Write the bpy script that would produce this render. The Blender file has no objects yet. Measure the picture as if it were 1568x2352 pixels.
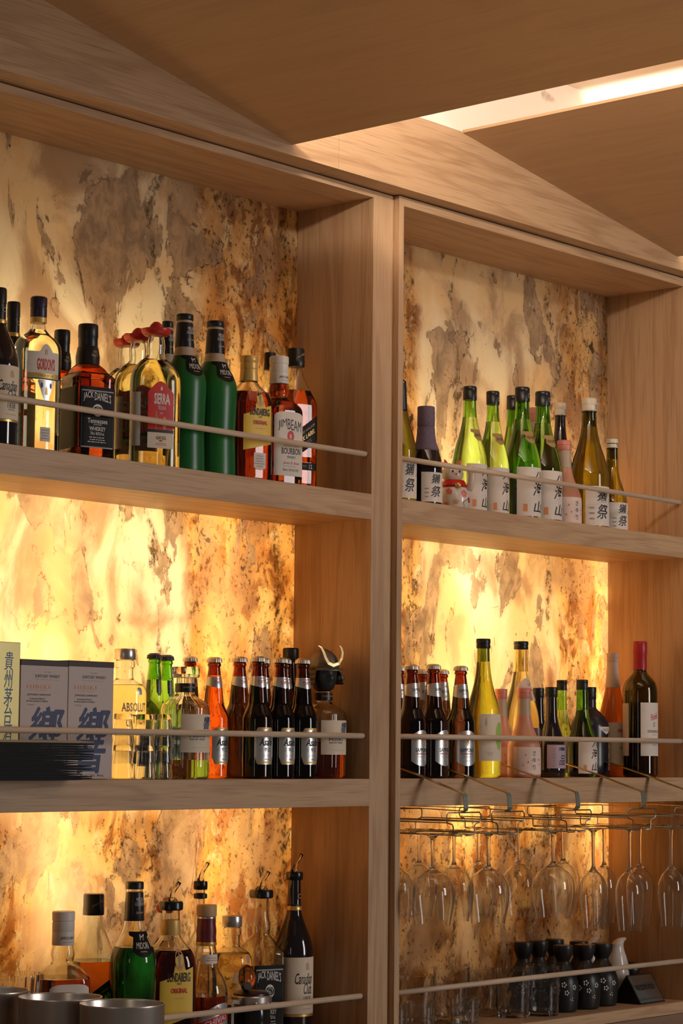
import bpy, bmesh, math, random
from mathutils import Vector, Matrix
from math import sin, cos, pi, radians
random.seed(7)
S = bpy.context.scene
COL = S.collection

# ------------------------------------------------------------------ camera
CAM = Vector((-3.501, -2.9561, 0.053))
CF = Vector((0.7517, 0.6515, 0.1022)); CR = Vector((0.6542, -0.7563, 0.0091)); CU = Vector((-0.0832, -0.0600, 0.9947))
FPX = 5351.34
cd = bpy.data.cameras.new('camera'); co = bpy.data.objects.new('camera', cd); COL.objects.link(co)
cd.sensor_fit = 'VERTICAL'; cd.sensor_height = 36; cd.lens = 36 * FPX / 2352; cd.clip_start = .05
co.matrix_world = Matrix(((CR.x, CU.x, -CF.x, CAM.x), (CR.y, CU.y, -CF.y, CAM.y), (CR.z, CU.z, -CF.z, CAM.z), (0, 0, 0, 1)))
S.camera = co


def at(px, py, y=None, x=None, z=None):
    """The point of the place on the plane y (or x, or z) that is seen at px, py of the photograph."""
    d = CF * FPX + CR * (px - 784) - CU * (py - 1176)
    t = (y - CAM.y) / d.y if y is not None else ((x - CAM.x) / d.x if x is not None else (z - CAM.z) / d.z)
    return CAM + d * t


def ppm(w):
    return FPX / (w - CAM).dot(CF)


# ------------------------------------------------------------------ world, lights, exposure
S.view_settings.view_transform = 'Standard'; S.view_settings.look = 'None'
S.view_settings.exposure = 0.0; S.view_settings.gamma = 1.0; S.view_settings.use_curve_mapping = False
cy = S.cycles
cy.max_bounces = 14; cy.transmission_bounces = 12; cy.diffuse_bounces = 4; cy.glossy_bounces = 4; cy.transparent_max_bounces = 8
cy.caustics_reflective = False; cy.caustics_refractive = False
cy.sample_clamp_indirect = 4; cy.use_denoising = True
W = bpy.data.worlds.new('room'); S.world = W; W.use_nodes = True
W.node_tree.nodes['Background'].inputs[0].default_value = (1.0, .88, .78, 1)
W.node_tree.nodes['Background'].inputs[1].default_value = .06


def area(name, loc, target, sx, sy, power, color, spread=180):
    l = bpy.data.lights.new(name, 'AREA'); l.shape = 'RECTANGLE'; l.size = sx; l.size_y = sy; l.energy = power; l.color = color
    l.spread = radians(spread)
    o = bpy.data.objects.new(name, l); COL.objects.link(o); o.location = loc
    o.rotation_euler = (Vector(target) - Vector(loc)).to_track_quat('-Z', 'Y').to_euler()
    return o


area('window_light', (1.7, -5.0, .8), (.2, 0, .4), .9, 2.4, 84, (1, .94, .91))
area('ceiling_fill', (.1, -1.25, -.95), (.1, -.95, 1.2), 2.6, .5, 4, (1, .62, .32), 80)  # warm fill from below, added to brighten the ceiling panels
area('canister_fill', (-4.6, -1.9, .2), (-.9, -.4, -.2), .16, 1.3, 3.5, (1, .80, .62))  # unseen tall lamp, added to brighten the steel canisters with streak reflections
GLOW = (1, .91, .69)
# upright light strips in the cavity behind the stone
for tx, z0, z1, pw in ((-.645, -.30, .80, 10.5), (-.222, -.34, .74, 6.8), (.56, -.18, .72, 5.2), (1.085, -.22, .72, 6.0)):
    area('light_strip', (tx, .262, (z0 + z1) / 2), (tx, 0, (z0 + z1) / 2), .03, z1 - z0, pw, GLOW)
# weaker fill lights, added to lift the stone between the strips
area('cavity_fill', (-.5, .31, .30), (-.5, 0, .30), 1.3, 1.05, 9.5, (1, .87, .63))
area('cavity_fill', (.66, .31, .32), (.66, 0, .32), 1.0, 1.0, 7.0, (1, .87, .63))
# lamps above the ceiling panels
area('ceiling_strip_light', (-.56, -.8, 1.36), (-.28, -.8, 1.6), 1.7, .3, 11, (1, .84, .68))
area('ceiling_strip_light', (.78, -.8, 1.36), (1.06, -.8, 1.6), 1.7, .3, 11, (1, .84, .68))

area('upper_wall_fill', (-.80, -1.3, 1.43), (.1, -.02, 1.42), .2, .06, 6, (1, .84, .68), 120)  # hidden fill, added to brighten the plaster wall above the fascia

# ------------------------------------------------------------------ materials
MATS = {}


def new_mat(key):
    m = bpy.data.materials.new(key); m.use_nodes = True
    m.node_tree.nodes.clear()
    return m, m.node_tree.nodes, m.node_tree.links


def simple(key, color, rough=.5, metal=0.0, trans=0.0, ior=1.45, coat=0.0, noise=0.0, spec=.5, emit=0):
    if key in MATS: return MATS[key]
    m, N, L = new_mat(key)
    b = N.new('ShaderNodeBsdfPrincipled'); o = N.new('ShaderNodeOutputMaterial'); L.new(b.outputs[0], o.inputs[0])
    b.inputs['Base Color'].default_value = (*color, 1); b.inputs['Roughness'].default_value = rough
    b.inputs['Metallic'].default_value = metal; b.inputs['Transmission Weight'].default_value = trans
    b.inputs['IOR'].default_value = ior; b.inputs['Coat Weight'].default_value = coat
    b.inputs['Specular IOR Level'].default_value = spec
    tc = N.new('ShaderNodeTexCoord'); n = N.new('ShaderNodeTexNoise'); L.new(tc.outputs['Object'], n.inputs['Vector'])
    n.inputs['Scale'].default_value = 140 if trans == 0 else 60
    if noise > 0:
        mx = N.new('ShaderNodeMix'); mx.data_type = 'RGBA'; mx.inputs[6].default_value = (*[c * (1 - noise) for c in color], 1)
        mx.inputs[7].default_value = (*[min(1, c * (1 + noise * .5)) for c in color], 1); L.new(n.outputs[0], mx.inputs[0]); L.new(mx.outputs[2], b.inputs['Base Color'])
    else:
        mr = N.new('ShaderNodeMapRange'); mr.inputs[3].default_value = max(0, rough - .015); mr.inputs[4].default_value = rough + .02
        if trans == 0: L.new(n.outputs[0], mr.inputs[0]); L.new(mr.outputs[0], b.inputs['Roughness'])
    MATS[key] = m
    return m


def glass(key, color, rough=.0, ior=1.45): return simple('glass_' + key, color, rough, 0, 1.0, ior)


clear = glass('clear', (.93, .94, .90)); stemware = glass('stemware', (.97, .975, .97))
green_glass = glass('green', (.30, .62, .07)); olive_glass = glass('olive', (.26, .25, .03)); amber_glass = glass('amber', (.34, .10, .012))
dark_glass = glass('dark', (.035, .014, .008)); black_glass = simple('black_glass', (.012, .008, .009), .08, coat=.5)
frost_green = simple('frosted_green', (.012, .17, .035), .32, 0, .35)
frost_pink = simple('frosted_pink_drink', (.72, .33, .20), .4, 0, .25); frost_clear = simple('frosted_glass', (.80, .62, .44), .5, 0, .45)
pale_drink = glass('pale_drink', (.93, .86, .55)); yellow_drink = glass('yellow_drink', (.94, .86, .50)); whisky = glass('whisky', (.62, .17, .02))
dark_whisky = glass('dark_whisky', (.25, .04, .008)); bourbon = glass('bourbon', (.42, .11, .012)); orange_drink = simple('orange_drink', (.62, .15, .02), .15, 0, .35)
light_green_drink = glass('light_green_drink', (.30, .70, .08)); straw_drink = glass('straw_drink', (.78, .70, .30))
mgreen_drink = glass('green_drink', (.01, .22, .04))
white_paper = simple('white_paper', (.74, .66, .58), .6, noise=.05); cream_paper = simple('cream_paper', (.74, .62, .47), .6, noise=.05)
yellow_paper = simple('yellow_paper', (.78, .52, .06), .5); red_paper = simple('red_paper', (.62, .025, .02), .5)
black_paper = simple('black_paper', (.012, .011, .011), .5, spec=.15); gold = simple('gold_foil', (.72, .45, .12), .35, .7)
tan_paper = simple('tan_paper', (.40, .25, .09), .6); lilac_paper = simple('lilac_paper', (.46, .34, .38), .6); silver_paper = simple('silver_paper', (.62, .61, .60), .32, .75)
pink_paper = simple('pink_paper', (.78, .60, .52), .6); beige_paper = simple('beige_paper', (.66, .52, .38), .6)
black_plastic = simple('black_plastic', (.012, .012, .013), .35); navy_plastic = simple('navy_plastic', (.025, .018, .045), .35)
white_plastic = simple('white_plastic', (.72, .67, .62), .4); gold_cap = simple('gold_cap', (.70, .44, .13), .4, .3); red_plastic = simple('red_plastic', (.55, .03, .02), .3)
pink_plastic = simple('pink_plastic', (.62, .22, .16), .4); silver = simple('silver_cap', (.62, .60, .58), .28, .9); steel = simple('brushed_steel', (.66, .60, .54), .33, 1.0)
burgundy = simple('burgundy_foil', (.14, .012, .018), .35); cork = simple('tan_cork', (.55, .36, .18), .6, noise=.2); rubber = simple('black_rubber', (.008, .010, .011), .25)
purple_cloth = simple('purple_wrap', (.15, .11, .16), .85, noise=.3); black_ceramic = simple('black_ceramic', (.014, .013, .013), .38, noise=.3)
white_ceramic = simple('white_ceramic', (.68, .60, .52), .22, coat=.3); crown_metal = simple('crown_cap_metal', (.58, .52, .44), .35, .8)
wire_metal = simple('wire_metal', (.42, .38, .30), .3, 1.0); brass = simple('brass_strip', (.60, .38, .13), .32, 1.0)
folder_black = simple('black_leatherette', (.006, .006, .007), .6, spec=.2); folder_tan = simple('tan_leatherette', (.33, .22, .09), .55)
INK = {'black': simple('ink_black', (.012, .010, .012), .5), 'white': simple('ink_white', (.74, .70, .65), .5), 'red': simple('ink_red', (.55, .02, .015), .5),
       'navy': simple('ink_navy', (.03, .05, .13), .45), 'gold': simple('ink_gold', (.62, .40, .11), .4, .4), 'orange': simple('ink_orange', (.72, .28, .10), .5),
       'pink': simple('ink_pink', (.70, .16, .14), .5), 'green': simple('ink_green', (.34, .52, .12), .5), 'grey': simple('ink_grey', (.34, .30, .28), .5),
       'blue': simple('ink_blue', (.10, .17, .30), .5), 'tan': simple('ink_tan', (.55, .36, .18), .5), 'purple': simple('ink_purple', (.12, .06, .18), .5), 'silver': simple('ink_silver', (.52, .47, .42), .45)}


def wood(key, axis, c1, c2, c3, rough=.5, seed=0.0, rings=34, soft=1.0):
    m, N, L = new_mat(key)
    tc = N.new('ShaderNodeTexCoord'); mp = N.new('ShaderNodeMapping'); L.new(tc.outputs['Object'], mp.inputs[0])
    sc = {'x': (1.3, 14, 14), 'y': (14, 1.3, 14), 'z': (14, 14, 1.1)}[axis]
    mp.inputs['Scale'].default_value = sc; mp.inputs['Location'].default_value = (seed, seed * .7, seed * 1.3)
    n1 = N.new('ShaderNodeTexNoise'); n1.inputs['Scale'].default_value = 1.0; n1.inputs['Detail'].default_value = 3; n1.inputs['Distortion'].default_value = .4
    L.new(mp.outputs[0], n1.inputs[0])
    # growth rings: fract-like bands of the slow noise
    mul = N.new('ShaderNodeMath'); mul.operation = 'MULTIPLY'; mul.inputs[1].default_value = rings; L.new(n1.outputs[0], mul.inputs[0])
    sn = N.new('ShaderNodeMath'); sn.operation = 'SINE'; L.new(mul.outputs[0], sn.inputs[0])
    mp2 = N.new('ShaderNodeMapping'); L.new(tc.outputs['Object'], mp2.inputs[0])
    mp2.inputs['Scale'].default_value = {'x': (9, 420, 420), 'y': (420, 9, 420), 'z': (420, 420, 9)}[axis]
    n2 = N.new('ShaderNodeTexNoise'); n2.inputs['Scale'].default_value = 1; n2.inputs['Detail'].default_value = 2; L.new(mp2.outputs[0], n2.inputs[0])
    r1 = N.new('ShaderNodeMapRange'); r1.inputs[1].default_value = -1; r1.inputs[2].default_value = 1; L.new(sn.outputs[0], r1.inputs[0])
    a = N.new('ShaderNodeMix'); a.data_type = 'RGBA'; a.inputs[6].default_value = (*c1, 1); a.inputs[7].default_value = (*c2, 1)
    pw = N.new('ShaderNodeMath'); pw.operation = 'POWER'; pw.inputs[1].default_value = 2.5; L.new(r1.outputs[0], pw.inputs[0]); L.new(pw.outputs[0], a.inputs[0])
    b2 = N.new('ShaderNodeMix'); b2.data_type = 'RGBA'; b2.inputs[7].default_value = (*c3, 1); L.new(a.outputs[2], b2.inputs[6])
    r2 = N.new('ShaderNodeMapRange'); r2.inputs[1].default_value = .52; r2.inputs[2].default_value = .72; r2.inputs[4].default_value = .65 * soft; L.new(n2.outputs[0], r2.inputs[0]); L.new(r2.outputs[0], b2.inputs[0])
    p = N.new('ShaderNodeBsdfPrincipled'); p.inputs['Roughness'].default_value = rough; L.new(b2.outputs[2], p.inputs['Base Color'])
    bp = N.new('ShaderNodeBump'); bp.inputs['Strength'].default_value = .12; bp.inputs['Distance'].default_value = .001; L.new(n2.outputs[0], bp.inputs['Height']); L.new(bp.outputs[0], p.inputs['Normal'])
    o = N.new('ShaderNodeOutputMaterial'); L.new(p.outputs[0], o.inputs[0])
    return m


OAK = ((.52, .335, .19), (.43, .26, .14), (.29, .165, .085))
oak_x = wood('oak_grain_x', 'x', *OAK); oak_y = wood('oak_grain_y', 'y', *OAK, seed=3); oak_z = wood('oak_grain_z', 'z', *OAK, seed=5)
oak_ceiling = wood('oak_ceiling_grain', 'y', (.50, .32, .175), (.47, .295, .16), (.38, .23, .12), .55, 8, 22, .7)
oak_pale = wood('pale_oak_dowel', 'x', (.62, .47, .34), (.56, .42, .29), (.50, .36, .25), .55)
oak_red = wood('reddish_oak', 'z', (.36, .18, .09), (.30, .14, .07), (.25, .11, .05))


def stone_material():
    m, N, L = new_mat('backlit_stone_veneer')

    def mth(op, a, b=None, c=None):
        n = N.new('ShaderNodeMath'); n.operation = op
        for i, v in enumerate((a, b, c)):
            if v is None: continue
            if isinstance(v, (int, float)): n.inputs[i].default_value = v
            else: L.new(v, n.inputs[i])
        return n.outputs[0]

    def rng(v, a, b, lo=0.0, hi=1.0):
        n = N.new('ShaderNodeMapRange'); n.interpolation_type = 'SMOOTHSTEP'; n.clamp = True
        n.inputs[1].default_value = a; n.inputs[2].default_value = b; n.inputs[3].default_value = lo; n.inputs[4].default_value = hi
        L.new(v, n.inputs[0]); return n.outputs[0]

    def mix(f, a, b):
        n = N.new('ShaderNodeMix'); n.data_type = 'RGBA'
        if isinstance(f, float): n.inputs[0].default_value = f
        else: L.new(f, n.inputs[0])
        for i, v in ((6, a), (7, b)):
            if isinstance(v, tuple): n.inputs[i].default_value = (*v, 1)
            else: L.new(v, n.inputs[i])
        return n.outputs[2]

    def noise(vec, scale, detail=6, dist=0.0, rough=.55):
        n = N.new('ShaderNodeTexNoise'); n.inputs['Scale'].default_value = scale; n.inputs['Detail'].default_value = detail
        n.inputs['Distortion'].default_value = dist; n.inputs['Roughness'].default_value = rough; L.new(vec, n.inputs['Vector']); return n.outputs[0]

    def mapped(scale, loc=(0, 0, 0)):
        mp = N.new('ShaderNodeMapping'); mp.inputs['Scale'].default_value = scale; mp.inputs['Location'].default_value = loc
        L.new(tc.outputs['Object'], mp.inputs[0]); return mp.outputs[0]
    tc = N.new('ShaderNodeTexCoord')
    sep = N.new('ShaderNodeSeparateXYZ'); L.new(tc.outputs['Object'], sep.inputs[0]); X, Z = sep.outputs[0], sep.outputs[2]
    vS = mapped((5.2, 1, 2.1)); vM = mapped((13, 1, 5.5), (3, 0, 1)); vF = mapped((120, 1, 75)); vI = mapped((34, 1, 17), (1, 0, 5)); vB = mapped((22, 1, 12), (8, 0, 2))
    warp = N.new('ShaderNodeTexNoise'); warp.inputs['Scale'].default_value = 7; warp.inputs['Detail'].default_value = 5; L.new(tc.outputs['Object'], warp.inputs['Vector'])
    nbig = noise(mapped((4.2, 1, 2.4)), 1.0, 8, .5); nb2 = noise(mapped((4.0, 1, 2.2), (11, 0, 4)), 1.0, 9, .8, .6)
    nm = noise(mapped((10, 1, 5.5), (3, 0, 1)), 1.0, 9, .4, .6); ni = noise(mapped((30, 1, 20), (1, 0, 5)), 1.0, 9, .5, .68); nf = noise(mapped((110, 1, 80)), 1.0, 5, .2, .72)
    # where the stone is rough and rust coloured
    rl = mth('MULTIPLY', rng(X, -.42, -.20), rng(X, .06, .10, 1, 0))
    rr = mth('MULTIPLY', rng(X, .78, .95), .62)
    r0 = rng(mth('ABSOLUTE', mth('SUBTRACT', X, .34)), .02, .10, .75, 0)
    rb = rng(Z, .0, -.12, 0, .60)
    rm = mth('ADD', mth('MAXIMUM', mth('MAXIMUM', rl, rr), mth('MAXIMUM', rb, r0)), mth('MULTIPLY', mth('SUBTRACT', nb2, .5), 2.2))
    rm = rng(rm, .22, .72)
    # base colours
    cream = mix(rng(nbig, .40, .60), (.95, .85, .66), (.89, .71, .44))
    cream = mix(rng(nm, .54, .70, 0, .8), cream, (.86, .60, .32))
    cream = mix(rng(ni, .45, .75, 0, .5), cream, (.96, .88, .70))
    rusty = mix(rng(nm, .36, .60), (.72, .43, .16), (.88, .66, .34))
    rusty = mix(rng(noise(mapped((17, 1, 9), (8, 0, 2)), 1.0, 9, .7, .68), .47, .58), rusty, (.42, .21, .08))
    rusty = mix(rng(ni, .54, .66), rusty, (.90, .76, .50))
    col = mix(rm, cream, rusty)
    # soft greyish brown clouds and plates with broken dark rims
    col = mix(rng(noise(mapped((6.5, 1, 4.2), (21, 0, 2)), 1.0, 8, .6, .6), .47, .62, 0, .75), col, (.55, .385, .235))
    pl = noise(mapped((6.8, 1, 3.6), (5, 0, 9)), 1.0, 9, .45, .60)
    plate = rng(pl, .560, .572)
    platecol = mix(rng(ni, .36, .62), (.38, .28, .19), (.68, .52, .35))
    col = mix(mth('MULTIPLY', plate, .85), col, platecol)
    rim = mth('MULTIPLY', rng(mth('ABSOLUTE', mth('SUBTRACT', pl, .566)), .0, .012, 1, 0), rng(ni, .46, .58))
    col = mix(mth('MULTIPLY', rim, .92), col, (.14, .07, .03))
    p2 = noise(mapped((13, 1, 5.0), (2, 0, 6)), 1.0, 9, .6, .6)
    col = mix(mth('MULTIPLY', rng(p2, .625, .64), .7), col, (.42, .30, .21))
    rim2 = mth('MULTIPLY', rng(mth('ABSOLUTE', mth('SUBTRACT', p2, .632)), .0, .010, 1, 0), rng(nf, .42, .56))
    col = mix(mth('MULTIPLY', rim2, .8), col, (.10, .055, .025))
    # hair cracks of every direction
    cr = noise(mapped((8.5, 1, 5.0), (31, 0, 7)), 1.0, 8, .6, .62)
    crk = mth('MULTIPLY', rng(mth('ABSOLUTE', mth('SUBTRACT', cr, .5)), .0, .006, 1, 0), mth('MULTIPLY', rng(ni, .50, .60), rng(nb2, .40, .50)))
    col = mix(mth('MULTIPLY', crk, .85), col, (.20, .11, .05))
    # long wandering veins
    for x0, amp, w, sd in ((-.40, .09, .007, 1.0), (-.25, .10, .008, 9.0), (.53, .07, .004, 13.0), (.88, .08, .006, 17.0), (-.05, .05, .008, 21.0)):
        nn = noise(mapped((.001, .001, 2.6), (sd, sd, sd)), 1.0, 3)
        d = mth('ABSOLUTE', mth('SUBTRACT', mth('SUBTRACT', X, x0), mth('MULTIPLY', mth('SUBTRACT', nn, .5), amp * 4)))
        d = mth('SUBTRACT', d, mth('MULTIPLY', mth('SUBTRACT', nm, .5), .07))
        band = mth('MULTIPLY', rng(d, w * .3, w * 1.8, 1, 0), rng(nf, .44, .60))
        col = mix(mth('MULTIPLY', band, .8), col, (.13, .08, .04))
    # dark specks, dense where rough
    thr = mth('SUBTRACT', .715, mth('MULTIPLY', rm, .145))
    sp = rng(mth('SUBTRACT', nf, thr), 0, .035)
    col = mix(mth('MULTIPLY', sp, .8), col, (.11, .055, .02))
    bl = noise(mapped((24, 1, 14), (4, 0, 3)), 1.0, 6, .5, .6)
    bthr = mth('SUBTRACT', .745, mth('MULTIPLY', rm, .07))
    col = mix(mth('MULTIPLY', rng(mth('SUBTRACT', bl, bthr), 0, .012), .9), col, (.085, .065, .06))
    hs = N.new('ShaderNodeHueSaturation'); hs.inputs['Saturation'].default_value = 1.0; L.new(col, hs.inputs['Color'])
    t = N.new('ShaderNodeBsdfTranslucent'); L.new(hs.outputs[0], t.inputs[0])
    d = N.new('ShaderNodeBsdfDiffuse'); L.new(hs.outputs[0], d.inputs[0])
    mx = N.new('ShaderNodeMixShader'); mx.inputs[0].default_value = .34; L.new(t.outputs[0], mx.inputs[1]); L.new(d.outputs[0], mx.inputs[2])
    bp = N.new('ShaderNodeBump'); bp.inputs['Strength'].default_value = .35; bp.inputs['Distance'].default_value = .003; L.new(ni, bp.inputs['Height'])
    L.new(bp.outputs[0], d.inputs['Normal'])
    o = N.new('ShaderNodeOutputMaterial'); L.new(mx.outputs[0], o.inputs[0])
    return m


stone = stone_material()


def plaster_material():
    m, N, L = new_mat('white_plaster')
    tc = N.new('ShaderNodeTexCoord'); n = N.new('ShaderNodeTexNoise'); n.inputs['Scale'].default_value = 9; n.inputs['Detail'].default_value = 7; L.new(tc.outputs['Object'], n.inputs[0])
    r = N.new('ShaderNodeMapRange'); r.inputs[1].default_value = .68; r.inputs[2].default_value = .72; L.new(n.outputs[0], r.inputs[0])
    mx = N.new('ShaderNodeMix'); mx.data_type = 'RGBA'; mx.inputs[6].default_value = (.86, .80, .72, 1); mx.inputs[7].default_value = (.60, .50, .42, 1); L.new(r.outputs[0], mx.inputs[0])
    p = N.new('ShaderNodeBsdfPrincipled'); p.inputs['Roughness'].default_value = .8; L.new(mx.outputs[2], p.inputs['Base Color'])
    o = N.new('ShaderNodeOutputMaterial'); L.new(p.outputs[0], o.inputs[0]); return m


plaster = plaster_material()
grey_stone = simple('grey_counter_stone', (.30, .25, .23), .45, noise=.25)


# ------------------------------------------------------------------ object helpers
def link(name, me, mat, parent=None, smooth=True):
    if mat and not me.materials: me.materials.append(mat)
    if smooth:
        for p in me.polygons: p.use_smooth = True
    o = bpy.data.objects.new(name, me); COL.objects.link(o)
    if parent: o.parent = parent
    return o


def bm_link(name, bm, mat, parent=None, smooth=False, normals=True):
    if normals: bmesh.ops.recalc_face_normals(bm, faces=bm.faces)
    me = bpy.data.meshes.new(name); bm.to_mesh(me); bm.free()
    return link(name, me, mat, parent, smooth)


def empty(name, label, cat, loc, rz=0.0, group=None):
    o = bpy.data.objects.new(name, None); COL.objects.link(o); o.empty_display_size = .03
    o.location = loc; o.rotation_euler = (0, 0, rz); o['label'] = label; o['category'] = cat
    if group: o['group'] = group
    return o


def tag(o, label, cat, group=None):
    o['label'] = label; o['category'] = cat
    if group: o['group'] = group
    return o


def box(bm, x0, x1, y0, y1, z0, z1, bev=0.0):
    r = bmesh.ops.create_cube(bm, size=1)
    for v in r['verts']:
        v.co = Vector(((x0 + x1) / 2 + v.co.x * (x1 - x0), (y0 + y1) / 2 + v.co.y * (y1 - y0), (z0 + z1) / 2 + v.co.z * (z1 - z0)))
    if bev:
        es = list({e for v in r['verts'] for e in v.link_edges})
        bmesh.ops.bevel(bm, geom=es, offset=bev, segments=2, affect='EDGES', profile=.6)
    return r['verts']


def box_obj(name, x0, x1, y0, y1, z0, z1, mat, parent=None, bev=.0008):
    bm = bmesh.new(); box(bm, x0, x1, y0, y1, z0, z1, bev); return bm_link(name, bm, mat, parent)


def tube(bm, pts, r, n=10, closed=False, flat=None):
    """A bar of round (or flat: half width, half thickness, width axis) section along pts."""
    pts = [Vector(p) for p in pts]; rings = []
    k = len(pts)
    for i, p in enumerate(pts):
        a = pts[(i - 1) % k] if (closed or i > 0) else p; b = pts[(i + 1) % k] if (closed or i < k - 1) else p
        d = (b - a).normalized()
        if flat:
            w = Vector(flat[2]); nrm = d.cross(w).normalized()
            rings.append([bm.verts.new(p + w * (sx * flat[0]) + nrm * (sz * flat[1])) for sx, sz in ((-1, -1), (1, -1), (1, 1), (-1, 1))])
        else:
            up = Vector((0, 0, 1)) if abs(d.z) < .9 else Vector((0, 1, 0)); s = d.cross(up).normalized(); u = s.cross(d).normalized()
            rings.append([bm.verts.new(p + (s * cos(t) + u * sin(t)) * r) for t in [2 * pi * j / n for j in range(n)]])
    m = len(rings[0])
    for i in range(k if closed else k - 1):
        A, B = rings[i], rings[(i + 1) % k]
        for j in range(m): bm.faces.new((A[j], A[(j + 1) % m], B[(j + 1) % m], B[j]))
    if not closed:
        bm.faces.new(rings[0][::-1]); bm.faces.new(rings[-1])


def sec_r(th, rx, ry, n):
    """Radius of the section at angle th, th 0 = front (-y)."""
    c, s = abs(cos(th)) / ry, abs(sin(th)) / rx
    return (c ** n + s ** n) ** (-1 / n)


def smooth_prof(P, k=4):
    """Catmull-Rom through the profile rows; a row repeated twice makes a corner."""
    P = [tuple(p) + (2.0,) * (3 - len(p)) if len(p) < 3 else tuple(p) for p in P]
    out = [P[0]]
    for i in range(len(P) - 1):
        p1, p2 = P[i], P[i + 1]
        if p1 == p2: continue
        p0 = P[i - 1] if i > 0 else p1; p3 = P[i + 2] if i + 2 < len(P) else p2
        if p0[:2] == p1[:2]: p0 = p1
        for j in range(1, k + 1):
            t = j / k
            r = .5 * (2 * p1[1] + (p2[1] - p0[1]) * t + (2 * p0[1] - 5 * p1[1] + 4 * p2[1] - p3[1]) * t * t + (-p0[1] + 3 * p1[1] - 3 * p2[1] + p3[1]) * t ** 3)
            lo, hi = min(p1[1], p2[1]), max(p1[1], p2[1])
            r = max(lo - .02 * hi, min(hi * 1.01, r))
            out.append((p1[0] + (p2[0] - p1[0]) * t, max(r, 1e-4), p1[2] + (p2[2] - p1[2]) * t))
    return out


def at_z(prof, z):
    if z <= prof[0][0]: return prof[0]
    for a, b in zip(prof, prof[1:]):
        if z <= b[0]:
            t = (z - a[0]) / max(1e-9, b[0] - a[0]); return (z, a[1] + (b[1] - a[1]) * t, a[2] + (b[2] - a[2]) * t)
    return prof[-1]


def cut_prof(prof, z0, z1):
    return [at_z(prof, z0)] + [p for p in prof if z0 + 1e-6 < p[0] < z1 - 1e-6] + [at_z(prof, z1)]


def revolve(bm, rows, seg=48, ry=1.0, inside=False, cap0=True, cap1=True, ripple=None):
    """rows (z, r, n). ry = depth ratio of the section."""
    rings = []
    for z, r, n in rows:
        ring = []
        ryy = ry + (1 - ry) * max(0, min(1, (.5 - r / max(q[1] for q in rows)) * 5)) if ry != 1 else 1
        for j in range(seg):
            th = 2 * pi * j / seg; rr = sec_r(th, r, r * ryy, n)
            if ripple: rr *= ripple(th, z)
            ring.append(bm.verts.new((sin(th) * rr, -cos(th) * rr, z)))
        rings.append(ring)
    fs = []
    for a, b in zip(rings, rings[1:]):
        for j in range(seg):
            q = (a[j], a[(j + 1) % seg], b[(j + 1) % seg], b[j])
            fs.append(bm.faces.new(q if not inside else q[::-1]))
    if cap0: fs.append(bm.faces.new(rings[0][::-1] if not inside else rings[0]))
    if cap1: fs.append(bm.faces.new(rings[-1] if not inside else rings[-1][::-1]))
    return fs


def finish_mesh(name, bm, mat, parent, sharp=40):
    me = bpy.data.meshes.new(name); bm.to_mesh(me); bm.free()
    for p in me.polygons: p.use_smooth = True
    me.set_sharp_from_angle(angle=radians(sharp))
    if mat: me.materials.append(mat)
    o = bpy.data.objects.new(name, me); COL.objects.link(o)
    if parent: o.parent = parent
    return o


def lathe_obj(name, rows, mat, parent, seg=40, ry=1.0, ripple=None, sharp=40):
    bm = bmesh.new(); revolve(bm, rows, seg, ry, ripple=ripple); return finish_mesh(name, bm, mat, parent, sharp)


# ------------------------------------------------------------------ lettering
_txt = {}


def text_mesh(s, bold=0.0, shear=0.0, spacing=1.0):
    k = (s, bold, shear, spacing)
    if k not in _txt:
        c = bpy.data.curves.new('lettering', 'FONT'); c.body = s; c.size = 1; c.resolution_u = 2; c.offset = bold; c.shear = shear; c.space_character = spacing
        c.align_x = 'CENTER'; c.space_line = .9
        o = bpy.data.objects.new('lettering', c); COL.objects.link(o)
        me = bpy.data.meshes.new_from_object(o)
        vs = [(v.co.x, v.co.y) for v in me.vertices]; fs = [tuple(p.vertices) for p in me.polygons]
        bpy.data.objects.remove(o); bpy.data.meshes.remove(me)
        x0, x1 = min(v[0] for v in vs), max(v[0] for v in vs); y0, y1 = min(v[1] for v in vs), max(v[1] for v in vs)
        vs = [((v[0] - (x0 + x1) / 2) / (x1 - x0), (v[1] - (y0 + y1) / 2) / (y1 - y0)) for v in vs]
        _txt[k] = (vs, fs)
    return _txt[k]


def shape2d(kind, n=5):
    if kind == 'star':
        return [(cos(pi / 2 + i * pi / n) * (.5 if i % 2 == 0 else .2), sin(pi / 2 + i * pi / n) * (.5 if i % 2 == 0 else .2)) for i in range(2 * n)]
    if kind == 'disc': return [(cos(2 * pi * i / 20) * .5, sin(2 * pi * i / 20) * .5) for i in range(20)]
    if kind == 'oct': return [(-.5, -.36), (-.36, -.5), (.36, -.5), (.5, -.36), (.5, .36), (.36, .5), (-.36, .5), (-.5, .36)]
    if kind == 'drop': return [(0, .5), (.22, .1), (.28, -.2), (.1, -.46), (-.12, -.46), (-.28, -.2), (-.2, .1)]
    if kind == 'bear': return [(-.3, -.5), (.3, -.5), (.26, -.05), (.36, .1), (.2, .25), (.16, .42), (0, .5), (-.16, .42), (-.2, .25), (-.3, .05), (-.22, -.1)]
    if kind == 'crest': return [(-.5, -.4), (-.2, -.5), (.2, -.5), (.5, -.4), (.35, .1), (.5, .3), (.2, .15), (0, .5), (-.2, .15), (-.5, .3), (-.35, .1)]
    if kind == 'cactus': return [(-.08, -.5), (.08, -.5), (.08, -.1), (.34, 0), (.34, .3), (.22, .3), (.22, .08), (.08, .05), (.08, .5), (-.08, .5), (-.08, -.05), (-.22, 0), (-.22, .2), (-.34, .2), (-.34, -.12), (-.08, -.2)]
    return [(-.5, -.5), (.5, -.5), (.5, .5), (-.5, .5)]


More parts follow.
